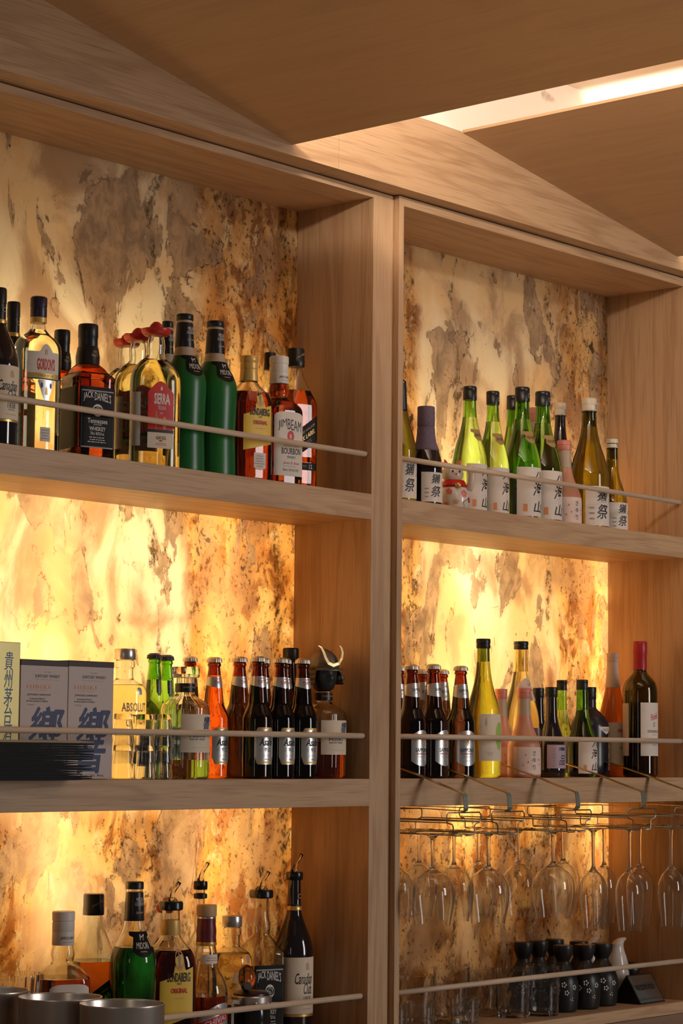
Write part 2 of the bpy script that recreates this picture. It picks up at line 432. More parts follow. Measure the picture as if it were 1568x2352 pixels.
def draw(items, mapf, step, parent, name='lettering'):
    """items: (what, u, v, width, height, ink, options). One mesh per ink, laid on the surface by mapf."""
    by = {}
    for it in items:
        what, u, v, w, h, ink = it[:6]; op = it[6] if len(it) > 6 else {}
        by.setdefault(ink, []).append((what, u, v, w, h, op))
    for layer, (ink, its) in enumerate(by.items()):
        bm = bmesh.new()
        its = [(a_, b_ + dx * c_[0].get('dup', 0) * w_, v_ + dy * c_[0].get('dup', 0) * h_, w_, h_, c_[0]) for a_, b_, v_, w_, h_, *c_ in its for dx, dy in (((0, 0), (1, .4), (-1, -.4)) if c_[0].get('dup') else ((0, 0),))]
        for kz, (what, u, v, w, h, op) in enumerate(its):
            tmp = bmesh.new()
            if what.startswith('#'):
                vs = [tmp.verts.new((x, y, 0)) for x, y in shape2d(what[1:])]; tmp.faces.new(vs)
            elif what.startswith('='):     # rows of fine print
                k = int(what[1:]); rr = random.Random(int(u * 997 + v * 1313) + k)
                for i in range(k):
                    y = .5 - (i + .5) / k; wd = rr.uniform(.6, 1) * .5
                    x = -wd
                    while x < wd - .02:
                        e = min(wd, x + rr.uniform(.05, .16)); hh = .16 / k
                        q = [(x, y - hh), (e, y - hh), (e, y + hh), (x, y + hh)]
                        tmp.faces.new([tmp.verts.new((a, b, 0)) for a, b in q]); x = e + .03
            elif what.startswith('o'):
                outer = shape2d(what[1:]); k = len(outer); th = op.get('th', .12)
                A = [tmp.verts.new((x, y, 0)) for x, y in outer]; B = [tmp.verts.new((x * (1 - th * 2), y * (1 - th * 2 * w / h), 0)) for x, y in outer]
                for i in range(k): tmp.faces.new((A[i], A[(i + 1) % k], B[(i + 1) % k], B[i]))
            else:
                t = what[1:]
                vs, fs = text_mesh(t, op.get('b', 0), op.get('s', 0), op.get('sp', 1))
                V = [tmp.verts.new((x, y, 0)) for x, y in vs]
                for f in fs:
                    try: tmp.faces.new([V[i] for i in f])
                    except ValueError: pass
            ang = op.get('rot', 0); arch = op.get('arch', 0); sl = op.get('slope', 0)
            for q in tmp.verts:
                x, y = q.co.x * w, q.co.y * h
                x, y = x * cos(ang) - y * sin(ang), x * sin(ang) + y * cos(ang)
                y += arch * (.25 - (q.co.x) ** 2) * 4 * 1.0
                q.co = (u + x, v + y + sl * x, (kz % 3) * .00008 if op.get('dup') else 0)
            n0 = int(max(1, w / step))
            if n0 > 1 and step < 9:
                for i in range(1, n0 + 1):
                    xx = u - w / 2 + w * i / (n0 + 1)
                    g = list(tmp.verts) + list(tmp.edges) + list(tmp.faces)
                    bmesh.ops.bisect_plane(tmp, geom=g, plane_co=(xx, 0, 0), plane_no=(1, 0, 0))
            me = bpy.data.meshes.new('t'); tmp.to_mesh(me); tmp.free(); bm.from_mesh(me); bpy.data.meshes.remove(me)
        for q in bm.verts: q.co = mapf(q.co.x, q.co.y, layer * .00007 + q.co.z)
        me = bpy.data.meshes.new(name); bm.to_mesh(me); bm.free()
        link(name, me, INK[ink], parent, smooth=False)


# ------------------------------------------------------------------ bottles
def make_bottle(name, T, R, H):
    """Children under a fresh Empty; T is the recipe in fractions of R and H."""
    root = bpy.data.objects.new(name, None); COL.objects.link(root)
    ry = T.get('ry', 1.0)
    kf = T.get('k', 1.0)      # necks and caps keep their size on square and oval bodies
    prof = [(z * H, r * R * (1 + (kf - 1) * max(0, min(1, (.75 - r) / .3))), n) for z, r, n in smooth_prof(T['prof'])]
    seg = T.get('seg', 48)
    rip = T.get('ripple')
    ztop = prof[-1][0]
    rmax = max(q[1] for q in prof)

    def ratio(r):
        return ry + (1 - ry) * max(0, min(1, (.5 - r / rmax) * 5)) if ry != 1 else 1
    lev = T.get('level', 1.0) * ztop
    if T.get('opaque'):
        bm = bmesh.new(); revolve(bm, prof, seg, ry, ripple=rip); finish_mesh('glass_body', bm, T['glass'], root, 60)
    else:
        low = cut_prof(prof, prof[0][0], lev)
        bm = bmesh.new(); revolve(bm, low, seg, ry, ripple=rip); finish_mesh('filled_body', bm, T['liquid'], root, 60)
        if lev < ztop - 1e-4:
            up = cut_prof(prof, lev + .0003, ztop)
            wall = T.get('wall', .0022)
            inn = [(z, max(r - wall, .001), n) for z, r, n in up]
            inn[-1] = (inn[-1][0] - .004, inn[-1][1], inn[-1][2]); inn[0] = (inn[0][0], inn[0][1], inn[0][2])
            inn = [q for q in inn[:-1] if q[0] < inn[-1][0]] + [inn[-1]]
            bm = bmesh.new(); revolve(bm, up, seg, ry, cap0=False, ripple=rip)
            revolve(bm, inn, seg, ry, inside=True, cap0=False)
            # ring at the level joining outer and inner wall
            bm.verts.ensure_lookup_table(); n_up = len(up) * seg
            for j in range(seg):
                a, b = bm.verts[j], bm.verts[(j + 1) % seg]; c, d = bm.verts[n_up + (j + 1) % seg], bm.verts[n_up + j]
                bm.faces.new((b, a, d, c))
            finish_mesh('glass_body', bm, T['glass'], root, 60)
    for c in T.get('caps', []):
        cname, rows, mat = c[:3]; op = c[3] if len(c) > 3 else {}
        rows = [(z * H, r * R * kf, 2.0) for z, r in rows]
        rp = (lambda th, z: 1 + .05 * abs(sin(10.5 * th))) if op.get('crimp') else ((lambda th, z: 1 + .012 * sin(40 * th)) if op.get('knurl') else None)
        lathe_obj(cname, rows, mat, root, 84 if rp else 36, ripple=rp, sharp=35)
    if T.get('hat'):
        hz = T['hat'] * H
        rows = smooth_prof([(hz, .30 * R * kf), (hz + .003 * H, .48 * R * kf), (hz + .02 * H, .58 * R * kf), (hz + .045 * H, .62 * R * kf), (hz + .047 * H, .59 * R * kf), (hz + .027 * H, .50 * R * kf), (hz + .022 * H, .36 * R * kf), (hz + .04 * H, .32 * R * kf), (hz + .075 * H, .24 * R * kf), (hz + .095 * H, .12 * R * kf), (hz + .10 * H, .01 * R * kf)], 3)
        rows = [(z, r, 2.0) for z, r, _ in rows]
        bm = bmesh.new(); revolve(bm, rows, 40); finish_mesh('sombrero_cap', bm, red_plastic, root, 50)
    if T.get('pourer'):
        z = T['pourer'] * H; q = T.get('pr', .42) * R * kf
        rows = [(z, q * .9, 2), (z + .002, q, 2), (z + .013, q, 2), (z + .016, q * .92, 2)]
        ob = lathe_obj('pourer', rows, rubber, root, 32)
        bm = bmesh.new(); tube(bm, [(0, 0, z + .015), (.001, 0, z + .026), (.005, -.001, z + .036), (.0145, -.003, z + .050)], .0038, 12)
        bm_link('spout', bm, clear, ob, True)
        bm = bmesh.new(); revolve(bm, [(z + .015, q * .55, 2.), (z + .019, q * .5, 2.), (z + .023, q * .3, 2.)], 24); finish_mesh('spout_base', bm, clear, ob)
    for lb in T.get('labels', []):
        lname, z0, z1, half, mat = lb[:5]; items = lb[5] if len(lb) > 5 else []; op = lb[6] if len(lb) > 6 else {}
        sl = op.get('slope', 0.0); top = op.get('top'); bot = op.get('bot'); tc = op.get('c', 0.0); step = .16
        eps = .0004

        def surf(u, v, e=eps):       # u in R, v in H
            z = v * H; _, r, n = at_z(prof, z)
            rr_ = r * ratio(r)
            if n > 3.2: th = math.atan2(u * R, rr_)
            else: th = u * (R / r if r < R * .6 else 1.0)
            q = sec_r(th, r, rr_, n) + e
            return Vector((sin(th) * q, -cos(th) * q, z))
        if mat is None:
            rf = op.get('r')

            def csurf(u, v, e):
                r = (rf(v) * R * kf + .0004 if rf else at_z(prof, v * H)[1] + .0008) + e
                a_ = u * R / r; return Vector((sin(a_) * r, -cos(a_) * r, v * H))
            draw(items, csurf, step, root, lname); continue
        me = bpy.data.meshes.new(lname); V = []; F = []
        nu = max(8, int(half * 2 / .07)); nv = 10 if not op.get('fine') else 20
        for i in range(nu + 1):
            u = -half + 2 * half * i / nu
            t0, t1 = z0, z1
            if top: t1 = top(u / half, z0, z1)
            if bot: t0 = bot(u / half, z0, z1)
            for j in range(nv + 1):
                v = t0 + (t1 - t0) * j / nv + sl * u
                V.append(surf(u + tc, v))
        for i in range(nu):
            for j in range(nv):
                a = i * (nv + 1) + j; F.append((a, a + nv + 1, a + nv + 2, a + 1))
        me.from_pydata(V, [], F)
        lo = link(lname, me, mat, root)
        if items:
            its = [(w_, u + tc, v + sl * u, ww, hh, ink, dict(o_[0] if o_ else {}, slope=(dict(o_[0]) if o_ else {}).get('slope', sl))) for (w_, u, v, ww, hh, ink, *o_) in items]
            draw(its, lambda u, v, e: surf(u, v, eps + .00025 + e), step, lo)
    return root


def ring(z0, z1, r0, r1=None, lip=.0):
    r1 = r0 if r1 is None else r1
    return [(z0, r0 * .96), (z0 + .003, r0), (z1 - .006, r1), (z1 - .0015, r1 * .97), (z1, r1 * .90)]


def screwcap(z0, z1, r):
    a = z1 - (z1 - z0) * .45
    return [(z0, r * .97), (z0 + .004, r), (a - .012, r), (a - .010, r * .96), (a - .004, r * .96), (a, r * 1.02), (z1 - .006, r * 1.02), (z1, r * .95)]


B = {'b': .008}; BB = {'b': .012}; IT = {'s': .35}; ITB = {'s': .35, 'b': .008}; BR = {'b': .004, 's': .22, 'dup': .012}; BN = {'b': .028}
N7 = 7.0
JDP = [(0, .93, N7), (.012, 1, N7), (.012, 1, N7), (.57, 1, N7), (.60, .98, N7), (.66, .66, 4), (.70, .42, 2.4), (.72, .36, 2), (.76, .40, 2), (.80, .36, 2), (.84, .31, 2), (.98, .31, 2)]
LONG = [(0, .90), (.012, 1), (.03, 1), (.45, 1), (.50, .98), (.56, .82), (.61, .66), (.68, .60), (.78, .52), (.88, .42), (.92, .39), (.925, .44), (.945, .44), (.95, .40), (.985, .40)]
SAKE = [(0, .90), (.012, .98), (.03, 1), (.36, 1), (.44, .97), (.54, .82), (.64, .60), (.72, .47), (.80, .39), (.90, .36), (.98, .35)]
T = {}


def asahi_items():
    return [('"SUPER', .12, .385, .26, .022, 'red', {'s': .3}), ('""DRY"', .12, .358, .52, .030, 'red', ITB), ('"Asahi', .10, .298, 1.02, .062, 'black', {'b': .022, 's': .25}), ('"辛口', .15, .235, .46, .036, 'black', B),
            ('=3', -.32, .235, .36, .03, 'grey'), ('"スーパードライ', .12, .187, .62, .018, 'red', {'s': .2}), ('"330 mL', .12, .157, .30, .015, 'black'), ('ooct', 0, .270, 1.30, .292, 'gold', {'th': .012})]


def sapporo_items():
    return [('#star', .0, .335, .42, .085, 'orange'), ('#disc', .0, .300, .16, .03, 'gold'), ('"SAPPORO', .0, .245, 1.10, .036, 'black', B), ('"PREMIUM BEER', .0, .212, .95, .017, 'red'), ('=2', 0, .185, .9, .02, 'grey'), ('=1', 0, .150, .4, .012, 'grey')]


def cutc(k):      # clipped corners top and bottom
    return (lambda a, z0, z1: z1 - max(0, abs(a) - (1 - k)) / k * (z1 - z0) * .22), (lambda a, z0, z1: z0 + max(0, abs(a) - (1 - k)) / k * (z1 - z0) * .22)


ct, cb = cutc(.25)
rt = lambda a, z0, z1: z1 - (a ** 2) * (z1 - z0) * .16
rb_ = lambda a, z0, z1: z0 + (a ** 2) * (z1 - z0) * .14
T['asahi'] = dict(prof=LONG, glass=amber_glass, liquid=dark_glass, level=.84, caps=[('crown_cap', [(.955, .50), (.965, .50), (.985, .47), (1, .30)], crown_metal, {'crimp': 1})],
                  labels=[('label', .115, .415, .72, silver_paper, asahi_items(), {'top': ct, 'bot': cb}), ('neck_label', .74, .835, .95, silver_paper, [('""DRY"', .0, .79, .62, .030, 'red', ITB), ('"SUPER', .0, .818, .3, .014, 'red')], {'bot': lambda a, z0, z1: z0 + abs(a) * .028})])
T['asahi_backlit'] = dict(T['asahi'], liquid=whisky, level=.86)  # amber copy of the dark beer, back light put into the liquid colour
T['sapporo'] = dict(prof=LONG, glass=amber_glass, liquid=dark_glass, level=.80, caps=[('crown_cap', [(.955, .50), (.965, .50), (.985, .47), (1, .30)], crown_metal, {'crimp': 1})],
                    labels=[('label', .105, .42, .85, silver_paper, sapporo_items(), {'top': rt, 'bot': rb_}), ('neck_label', .71, .835, 1.0, silver_paper, [('"SAPPORO', .0, .775, .8, .028, 'black', B), ('"PREMIUM', 0, .747, .5, .012, 'gold')], {'bot': rb_, 'top': rt})])
T['sapporo_gold'] = dict(T['sapporo'], labels=[('label', .105, .42, .85, silver_paper, sapporo_items(), {'top': rt, 'bot': rb_}), ('neck_label', .71, .88, 1.0, silver_paper, [('#star', 0, .84, .22, .03, 'orange'), ('"黒ラベル', .0, .79, .7, .028, 'navy', B), ('#disc', -.1, .745, .18, .024, 'gold')], {'bot': rb_, 'top': rt})])
T['heineken'] = dict(prof=LONG, glass=green_glass, liquid=light_green_drink, level=.80, caps=[('crown_cap', [(.955, .50), (.965, .50), (.985, .47), (1, .30)], navy_plastic, {'crimp': 1})],
                     labels=[('neck_label', .66, .79, .20, simple('dark_green_paper', (.01, .05, .02), .4), [('"Heineken', 0, .725, .115, .20, 'white', {'rot': pi / 2}), ('#star', 0, .805, .2, .022, 'red')]),
                             ('label', .15, .42, .72, simple('dark_green_paper', (.01, .05, .02), .4), [('"Heineken', 0, .30, 1.0, .05, 'white', B)], {'top': rt, 'bot': rb_})])
T['canadian'] = dict(prof=[(0, .93), (.012, 1), (.03, 1), (.50, 1), (.56, .96), (.62, .82), (.68, .62), (.74, .44), (.78, .37), (.80, .35), (.98, .33)], opaque=1, glass=black_glass,
                     caps=[('cap', [(.80, .355), (.90, .345), (.902, .37), (.99, .36), (1, .33)], black_plastic), ('neck_band', [(.775, .40), (.778, .405), (.798, .385), (.80, .37)], gold)],
                     labels=[('label', .165, .50, 1.25, cream_paper, [('"Canadian', .12, .375, 1.05, .066, 'black', ITB), ('"Club.', .35, .315, .58, .066, 'black', ITB), ('"1858', .30, .252, .46, .036, 'black'), ('"ORIGINAL', .30, .225, .42, .012, 'grey'), ('#crest', .30, .45, .24, .05, 'tan'), ('=1', .3, .195, .6, .012, 'tan')]),
                             ('label_band', .150, .163, 1.25, gold), ('cap_lettering', 0, 0, 0, None, [('"C', .10, .86, .2, .028, 'tan')], {'r': lambda v: .385})])
T['canadian_pour'] = dict(T['canadian'], caps=[('neck_sleeve', [(.80, .355), (.90, .31), (.97, .30)], black_plastic), T['canadian']['caps'][1]], pourer=.955, pr=.44)
T['gordons'] = dict(prof=[(0, .92), (.012, .99), (.03, 1), (.58, 1), (.65, 1), (.69, .95), (.72, .84), (.75, .62), (.78, .42), (.81, .36), (.84, .34), (.98, .33)], ry=.62, glass=clear, liquid=pale_drink, level=.80,
                    caps=[('cap', screwcap(.865, .995, .37), navy_plastic), ('cap_band', [(.83, .36), (.832, .375), (.862, .375), (.865, .36)], gold_cap), ('cap_top', [(.993, .36), (1.0, .33)], gold_cap)],
                    labels=[('label', .46, .635, .98, white_paper, [('"GORDON\'S', .10, .555, 1.20, .078, 'red', BN), ('#rect', 0, .482, 1.94, .030, 'gold'), ('"LONDON DRY GIN', .10, .482, 1.0, .015, 'black', {'sp': 1.3}), ('#crest', .10, .635, .2, .04, 'tan'), ('#rect', 0, .461, 1.94, .008, 'navy')], {'top': lambda a, z0, z1: z1 + .05 * max(0, 1 - ((a - .1) / .45) ** 2)}),
                            ('lower_label', .30, .455, .55, silver_paper, [('#crest', .02, .39, .2, .06, 'gold'), ('#disc', -.30, .42, .15, .035, 'purple'), ('#disc', .32, .42, .13, .035, 'purple')], {'c': .12, 'bot': lambda a, z0, z1: z0 + (z1 - z0) * .92 * abs(a) ** 1.2}),
                            ('small_label', .065, .155, .36, white_paper, [('=4', 0, .11, .6, .07, 'grey')], {'c': .12})])
JDL = [('"JACK', -.47, .445, .50, .062, 'white', {'b': .008, 'arch': .006, 'slope': .03}), ('"DANIEL\'S', .25, .445, .82, .062, 'white', {'b': .008, 'arch': .006, 'slope': -.02}), ('odisc', 0, .35, .52, .09, 'white', {'th': .03}), ('"Old', 0, .373, .16, .018, 'white'), ('"No.7', 0, .348, .36, .032, 'white', B), ('"BRAND', 0, .323, .18, .010, 'white'),
       ('"Tennessee', 0, .272, .98, .036, 'white', {'b': .008}), ('"SOUR MASH', 0, .245, .4, .010, 'white'), ('"WHISKEY', 0, .215, .80, .030, 'white', B), ('"70cl 40%Vol.', 0, .180, .70, .024, 'white'), ('=3', 0, .135, 1.2, .05, 'white'), ('orect', 0, .285, 1.62, .42, 'grey', {'th': .006})]
T['jack'] = dict(prof=JDP, glass=whisky, liquid=dark_whisky, level=.63, sq=1,
                 caps=[('cap', [(.69, .44), (.70, .42), (.76, .43), (.83, .37), (.835, .345), (.90, .345), (.905, .36), (.99, .355), (1, .33)], black_plastic)],
                 labels=[('label', .075, .52, .93, black_paper, JDL), ('side_label', .075, .52, .93, black_paper, [], {'side': 1}), ('cap_lettering', 0, 0, 0, None, [('"Old', .05, .79, .2, .018, 'tan'), ('"No.7', .05, .765, .32, .022, 'tan')], {'r': lambda v: .45})])
T['jack_pour'] = dict(T['jack'], glass=clear, liquid=dark_whisky, level=.50, caps=[], pourer=.955, pr=.50)
T['sierra'] = dict(prof=[(0, .92, 3), (.012, 1, 3), (.03, 1, 3), (.56, 1, 3), (.62, .97, 3), (.67, .86, 2.6), (.72, .64, 2.2), (.755, .42, 2), (.78, .38, 2), (.83, .40, 2), (.88, .36, 2), (.91, .28, 2)], ry=.42, glass=clear, liquid=pale_drink, level=.80, hat=.895,
                   labels=[('label', .235, .56, .92, red_paper, [('#crest', .10, .535, .2, .03, 'white'), ('"SIERRA', .10, .462, 1.30, .075, 'white', BN), ('"TEQUILA', .12, .400, .72, .030, 'white', B), ('"BLANCO', .12, .366, .26, .016, 'white'), ('#disc', .38, .30, .34, .09, 'orange'), ('#cactus', -.38, .31, .34, .13, 'green'), ('#rect', 0, .245, 1.84, .02, 'black')], {'c': .06, 'top': lambda a, z0, z1: z1 + .02 - .075 * a * a}),
                           ('lower_label', .13, .235, .92, cream_paper, [('"AGAVE AZUL', .08, .200, .9, .024, 'black', B), ('#rect', .08, .180, .3, .010, 'red'), ('=2', .08, .158, 1.2, .02, 'red')], {'c': .06}),
                           ('side_label', .16, .50, .01, simple('frosted_side_label', (.52, .52, .44), .6), [], {'c': -1.2})][:2])
T['sierra']['labels'].append(('back_label', .14, .50, .22, simple('frosted_side_label', (.52, .52, .44), .6), [], {'c': -1.35}))
MID = [(0, .90), (.012, .96), (.04, .98), (.25, .94), (.45, .98), (.55, 1), (.60, .97), (.66, .80), (.71, .60), (.75, .47), (.80, .41), (.90, .36), (.96, .35), (.985, .35)]
T['midori'] = dict(prof=MID, glass=frost_clear, liquid=frost_green, level=.745,
                   caps=[('cap', [(.96, .37), (.962, .385), (.995, .385), (1, .36)], black_plastic), ('neck_sleeve', [(.79, .435), (.792, .44), (.94, .375), (.945, .36)], black_plastic)],
                   labels=[('sleeve_lettering', 0, 0, 0, None, [('"MELON', .10, .905, .34, .022, 'white'), ('"LIQUEUR', .10, .880, .44, .022, 'white'), ('"Japanese', .08, .835, .38, .018, 'tan', IT)], {'r': lambda v: .447 - (v - .79) * .43}),
                           ('label', .60, .735, .55, black_paper, [('"M', .0, .705, .22, .030, 'white', {'b': .0}), ('"MIDORI', .0, .662, .72, .034, 'white'), ('=1', 0, .630, .5, .014, 'tan')], {'c': .12, 'top': lambda a, z0, z1: z1 - .0 * a, 'bot': lambda a, z0, z1: z0 + .035 * a * a})])
T['midori_open'] = dict(T['midori'], glass=clear, liquid=mgreen_drink, level=.66)
T['bundaberg'] = dict(prof=[(0, .88, 3), (.012, .96, 3), (.04, 1, 3), (.58, 1, 3), (.64, .97, 3), (.70, .84, 2.8), (.75, .58, 2.2), (.79, .40, 2), (.82, .35, 2), (.98, .34, 2)], ry=.80, glass=clear, liquid=dark_whisky, level=.72,
                      caps=[('cap', screwcap(.895, 1, .37), gold_cap), ('neck_sleeve', [(.80, .385), (.803, .39), (.893, .365), (.895, .35)], gold_cap)],
                      labels=[('label', .30, .665, .78, yellow_paper, [('#disc', .12, .655, .48, .135, 'gold'), ('odisc', .12, .655, .48, .135, 'orange', {'th': .04}), ('#bear', .12, .655, .22, .10, 'grey'), ('"BUNDABERG', .08, .545, 1.12, .058, 'black', {'b': .018}), ('"RUM', .10, .505, .2, .014, 'black'), ('"ORIGINAL', .10, .462, .82, .032, 'red', BN), ('=1', .1, .415, .8, .014, 'orange')], {'top': lambda a, z0, z1: z0 + (z1 - z0) * (.72 + .12 * a) + .11 * max(0, min(1, (.36 - abs(a - .15)) / .06)), 'bot': lambda a, z0, z1: z0 - .03 * (1 - a), 'fine': 1}),
                              ('small_label', .09, .225, .36, white_paper, [('=5', 0, .16, .6, .10, 'grey')], {'c': .10, 'bot': lambda a, z0, z1: z0 + .02 * a * a})])
T['bundaberg_pour'] = dict(T['bundaberg'], liquid=dark_whisky, level=.72, caps=[('neck_sleeve', [(.80, .385), (.803, .39), (.893, .365), (.895, .35)], gold_cap)], pourer=.955, pr=.46)
T['jim'] = dict(prof=[(0, .92, 4), (.012, 1, 4), (.03, 1, 4), (.56, 1, 4), (.60, .96, 3.5), (.645, .72, 3), (.67, .46, 2), (.69, .38, 2), (.73, .42, 2), (.80, .36, 2), (.98, .34, 2)], glass=clear, liquid=bourbon, level=.80, sq=1,
                caps=[('cap', screwcap(.875, 1, .39), white_plastic), ('neck_sleeve', [(.79, .385), (.793, .395), (.874, .385), (.876, .37)], white_plastic)],
                labels=[('label', .075, .545, .93, white_paper, [('"JIM', -.42, .46, .48, .075, 'black', {'slope': .05}), ('"BEAM', .28, .46, .82, .080, 'black', {'slope': -.02}), ('#disc', .05, .375, .38, .085, 'red'), ('"B', .05, .375, .12, .030, 'white', B), ('"KENTUCKY STRAIGHT', .10, .302, .9, .015, 'grey'), ('"BOURBON', .10, .262, 1.12, .048, 'black', {'b': .02}), ('"WHISKEY', .10, .217, .5, .020, 'black'), ('"James B. Beam', .10, .170, .95, .026, 'red', IT), ('=1', 0, .147, .8, .01, 'grey'), ('"700 mL  37% ALC./VOL.', .08, .120, .92, .018, 'black')], {'top': lambda a, z0, z1: z1 + .015 - .03 * a ** 4}),
                        ('cap_lettering', 0, 0, 0, None, [('"JAMES B. BEAM', .06, .835, .62, .022, 'black'), ('=1', .1, .812, .5, .01, 'pink')], {'r': lambda v: .402})])
T['jim_open'] = dict(T['jim'], level=.60, liquid=dark_whisky)
JWI = [('"JOHNNIE WALKER', .0, .420, 1.35, .022, 'tan'), ('"BLACK LABEL', .0, .380, 1.35, .032, 'gold', B), ('=2', 0, .335, 1.2, .03, 'grey')]
T['johnnie'] = dict(prof=[(0, .92, N7), (.012, 1, N7), (.012, 1, N7), (.58, 1, N7), (.63, .97, 6), (.70, .78, 4), (.76, .54, 2.6), (.81, .40, 2), (.86, .35, 2), (.98, .34, 2)], glass=clear, liquid=whisky, level=.72, sq=1,
                    caps=[('cap', [(.875, .40), (.878, .41), (.92, .41), (.923, .40), (.99, .40), (1, .37)], black_plastic)],
                    labels=[('label', .29, .465, .97, black_paper, JWI, {'slope': .085}), ('small_label', .16, .21, .6, black_paper, [('"12', .1, .185, .2, .03, 'white', B), ('=2', -.3, .185, .3, .02, 'grey')], {'c': .3}), ('cap_lettering', 0, 0, 0, None, [('"Johnnie Walker', 0, .945, .6, .02, 'tan', {'s': .3, 'slope': .06})], {'r': lambda v: .418})])
T['johnnie_open'] = dict(T['johnnie'], level=.62)
DAI = [('"獺', .0, .26, .68, .095, 'black', BR), ('"祭', .0, .135, .72, .110, 'black', BR), ('=1', 0, .205, .5, .01, 'grey'), ('=3', -.62, .12, .28, .12, 'grey'), ('=1', .6, .22, .1, .1, 'purple')]
T['dassai'] = dict(prof=SAKE, glass=olive_glass, liquid=glass('olive_full', (.16, .15, .010)), level=.80, caps=[('cap', screwcap(.905, 1, .385), simple('white_gold_cap', (.62, .54, .42), .4)), ('neck_ring', [(.893, .36), (.896, .40), (.902, .40), (.905, .37)], simple('olive_ring', (.03, .025, .008), .2))],
                   labels=[('label', .03, .325, .95, white_paper, DAI), ('cap_lettering', 0, 0, 0, None, [('"た', .14, .935, .2, .035, 'black')], {'r': lambda v: .40})])
T['dassai_dark'] = dict(T['dassai'], liquid=black_glass, opaque=1)
T['dassai_dark']['glass'] = black_glass
T['dassai_wax'] = dict(T['dassai'], caps=[('wax_seal', [(.74, .44), (.80, .41), (.90, .375), (.96, .36), (.985, .33), (1, .2)], black_plastic)])
T['dassai_wrap'] = dict(T['dassai'], glass=black_glass, opaque=1, caps=[('cloth_wrap', [(.55, .80), (.56, .82), (.64, .62), (.72, .56), (.785, .54), (.79, .50), (.80, .54), (.90, .53), (.985, .53), (.995, .50)], purple_cloth)])
HAI = [('"八', .30, .335, .66, .06, 'black', BR), ('"海', .28, .235, .70, .10, 'black', BR), ('"山', .30, .105, .70, .085, 'black', BR), ('#rect', -.52, .095, .22, .055, 'orange')]
T['hakkai'] = dict(prof=SAKE, glass=green_glass, liquid=glass('green_full', (.20, .50, .05)), level=.775, caps=[('cap', [(.895, .395), (.90, .40), (.965, .40), (.968, .385), (.972, .40), (.992, .40), (1, .37)], black_plastic)],
                   labels=[('label', .035, .395, .98, white_paper, HAI), ('neck_label', .575, .665, .52, tan_paper, [('"純米大吟醸', .0, .62, .8, .026, 'black')], {'c': .1, 'bot': lambda a, z0, z1: z0 + .03 * abs(a) ** 2}), ('cap_lettering', 0, 0, 0, None, [('"C', .12, .935, .16, .032, 'grey')], {'r': lambda v: .41})])
T['hakkai_lit'] = dict(T['hakkai'], glass=glass('green_backlit', (.52, .80, .20)), liquid=glass('green_backlit_full', (.50, .82, .22)))  # lighter copy of the green bottle, back light painted into glass and liquid
SAI = [('"さ', .10, .27, .22, .055, 'black', B), ('"ゆ', .10, .195, .22, .055, 'black', B), ('"り', .10, .115, .18, .06, 'black', B), ('#star', -.45, .25, .16, .04, 'orange'), ('#star', -.30, .17, .14, .04, 'pink'), ('#star', .48, .20, .16, .04, 'gold'), ('#star', .55, .15, .14, .035, 'pink'), ('=4', -.08, .14, .08, .12, 'grey'), ('#star', -.6, .14, .14, .04, 'tan'), ('=5', .95, .16, .3, .14, 'grey')]
SMALL = [(0, .92), (.02, 1), (.30, 1), (.38, .94), (.48, .74), (.58, .54), (.68, .43), (.76, .40), (.90, .38), (.98, .37)]
T['sayuri'] = dict(prof=SMALL, glass=frost_clear, liquid=frost_pink, level=.70, caps=[('cap', screwcap(.885, 1, .42), pink_plastic)], labels=[('label', .035, .34, 1.2, pink_paper, SAI)])
T['ichi'] = dict(prof=SMALL, opaque=1, glass=black_glass, caps=[('cap', screwcap(.89, 1, .44), black_plastic)], labels=[('label', .10, .36, .95, lilac_paper, [('"一', .25, .315, .6, .035, 'navy', BR), ('"品', .25, .19, .62, .11, 'navy', BR), ('=7', -.45, .22, .25, .22, 'grey')])])
T['dassai_small'] = dict(T['dassai'], prof=SMALL)
T['hakkai_small'] = dict(T['hakkai'], prof=SMALL, level=.70, liquid=glass('green_full', (.20, .50, .05)), labels=[T['hakkai']['labels'][0], T['hakkai']['labels'][2]])
T['hakkai_small_lit'] = dict(T['hakkai_small'], glass=glass('green_backlit', (.52, .80, .20)), liquid=glass('green_backlit_full', (.50, .82, .22)))  # small bottle in the same green with the back light in its colour
HBI = [('"響', .42, .50, .52, .115, 'navy', BR), ('"HIBIKI', -.08, .388, .72, .040, 'black'), ('"SUNTORY WHISKY', -.08, .352, .72, .016, 'black'), ('=1', .1, .28, 1.3, .01, 'tan')]
facet = lambda th, z: 1 - .022 * (1 - abs(cos(12 * th)))
T['hibiki'] = dict(prof=[(0, .90), (.015, .97), (.04, 1), (.60, 1), (.645, .98), (.69, .80), (.725, .55), (.75, .40), (.78, .37), (.90, .35), (.94, .35)], seg=96, ripple=facet, glass=clear, liquid=pale_drink, level=.18, wall=.004,
                   caps=[('neck_band', [(.775, .39), (.778, .40), (.85, .40), (.853, .38)], black_plastic), ('stopper', [(.90, .40), (.905, .53), (.915, .56), (.985, .56), (1, .52)], clear, {'knurl': 1})],
                   labels=[('label', .235, .575, .80, cream_paper, HBI, {'c': .10}), ('band_lettering', 0, 0, 0, None, [('"BLENDED JAPANESE', 0, .815, .6, .018, 'tan')], {'r': lambda v: .41})])
T['hibiki_full'] = dict(T['hibiki'], prof=T['hibiki']['prof'][:-2] + [(.862, .355)], liquid=whisky, level=.42, caps=[T['hibiki']['caps'][0]])
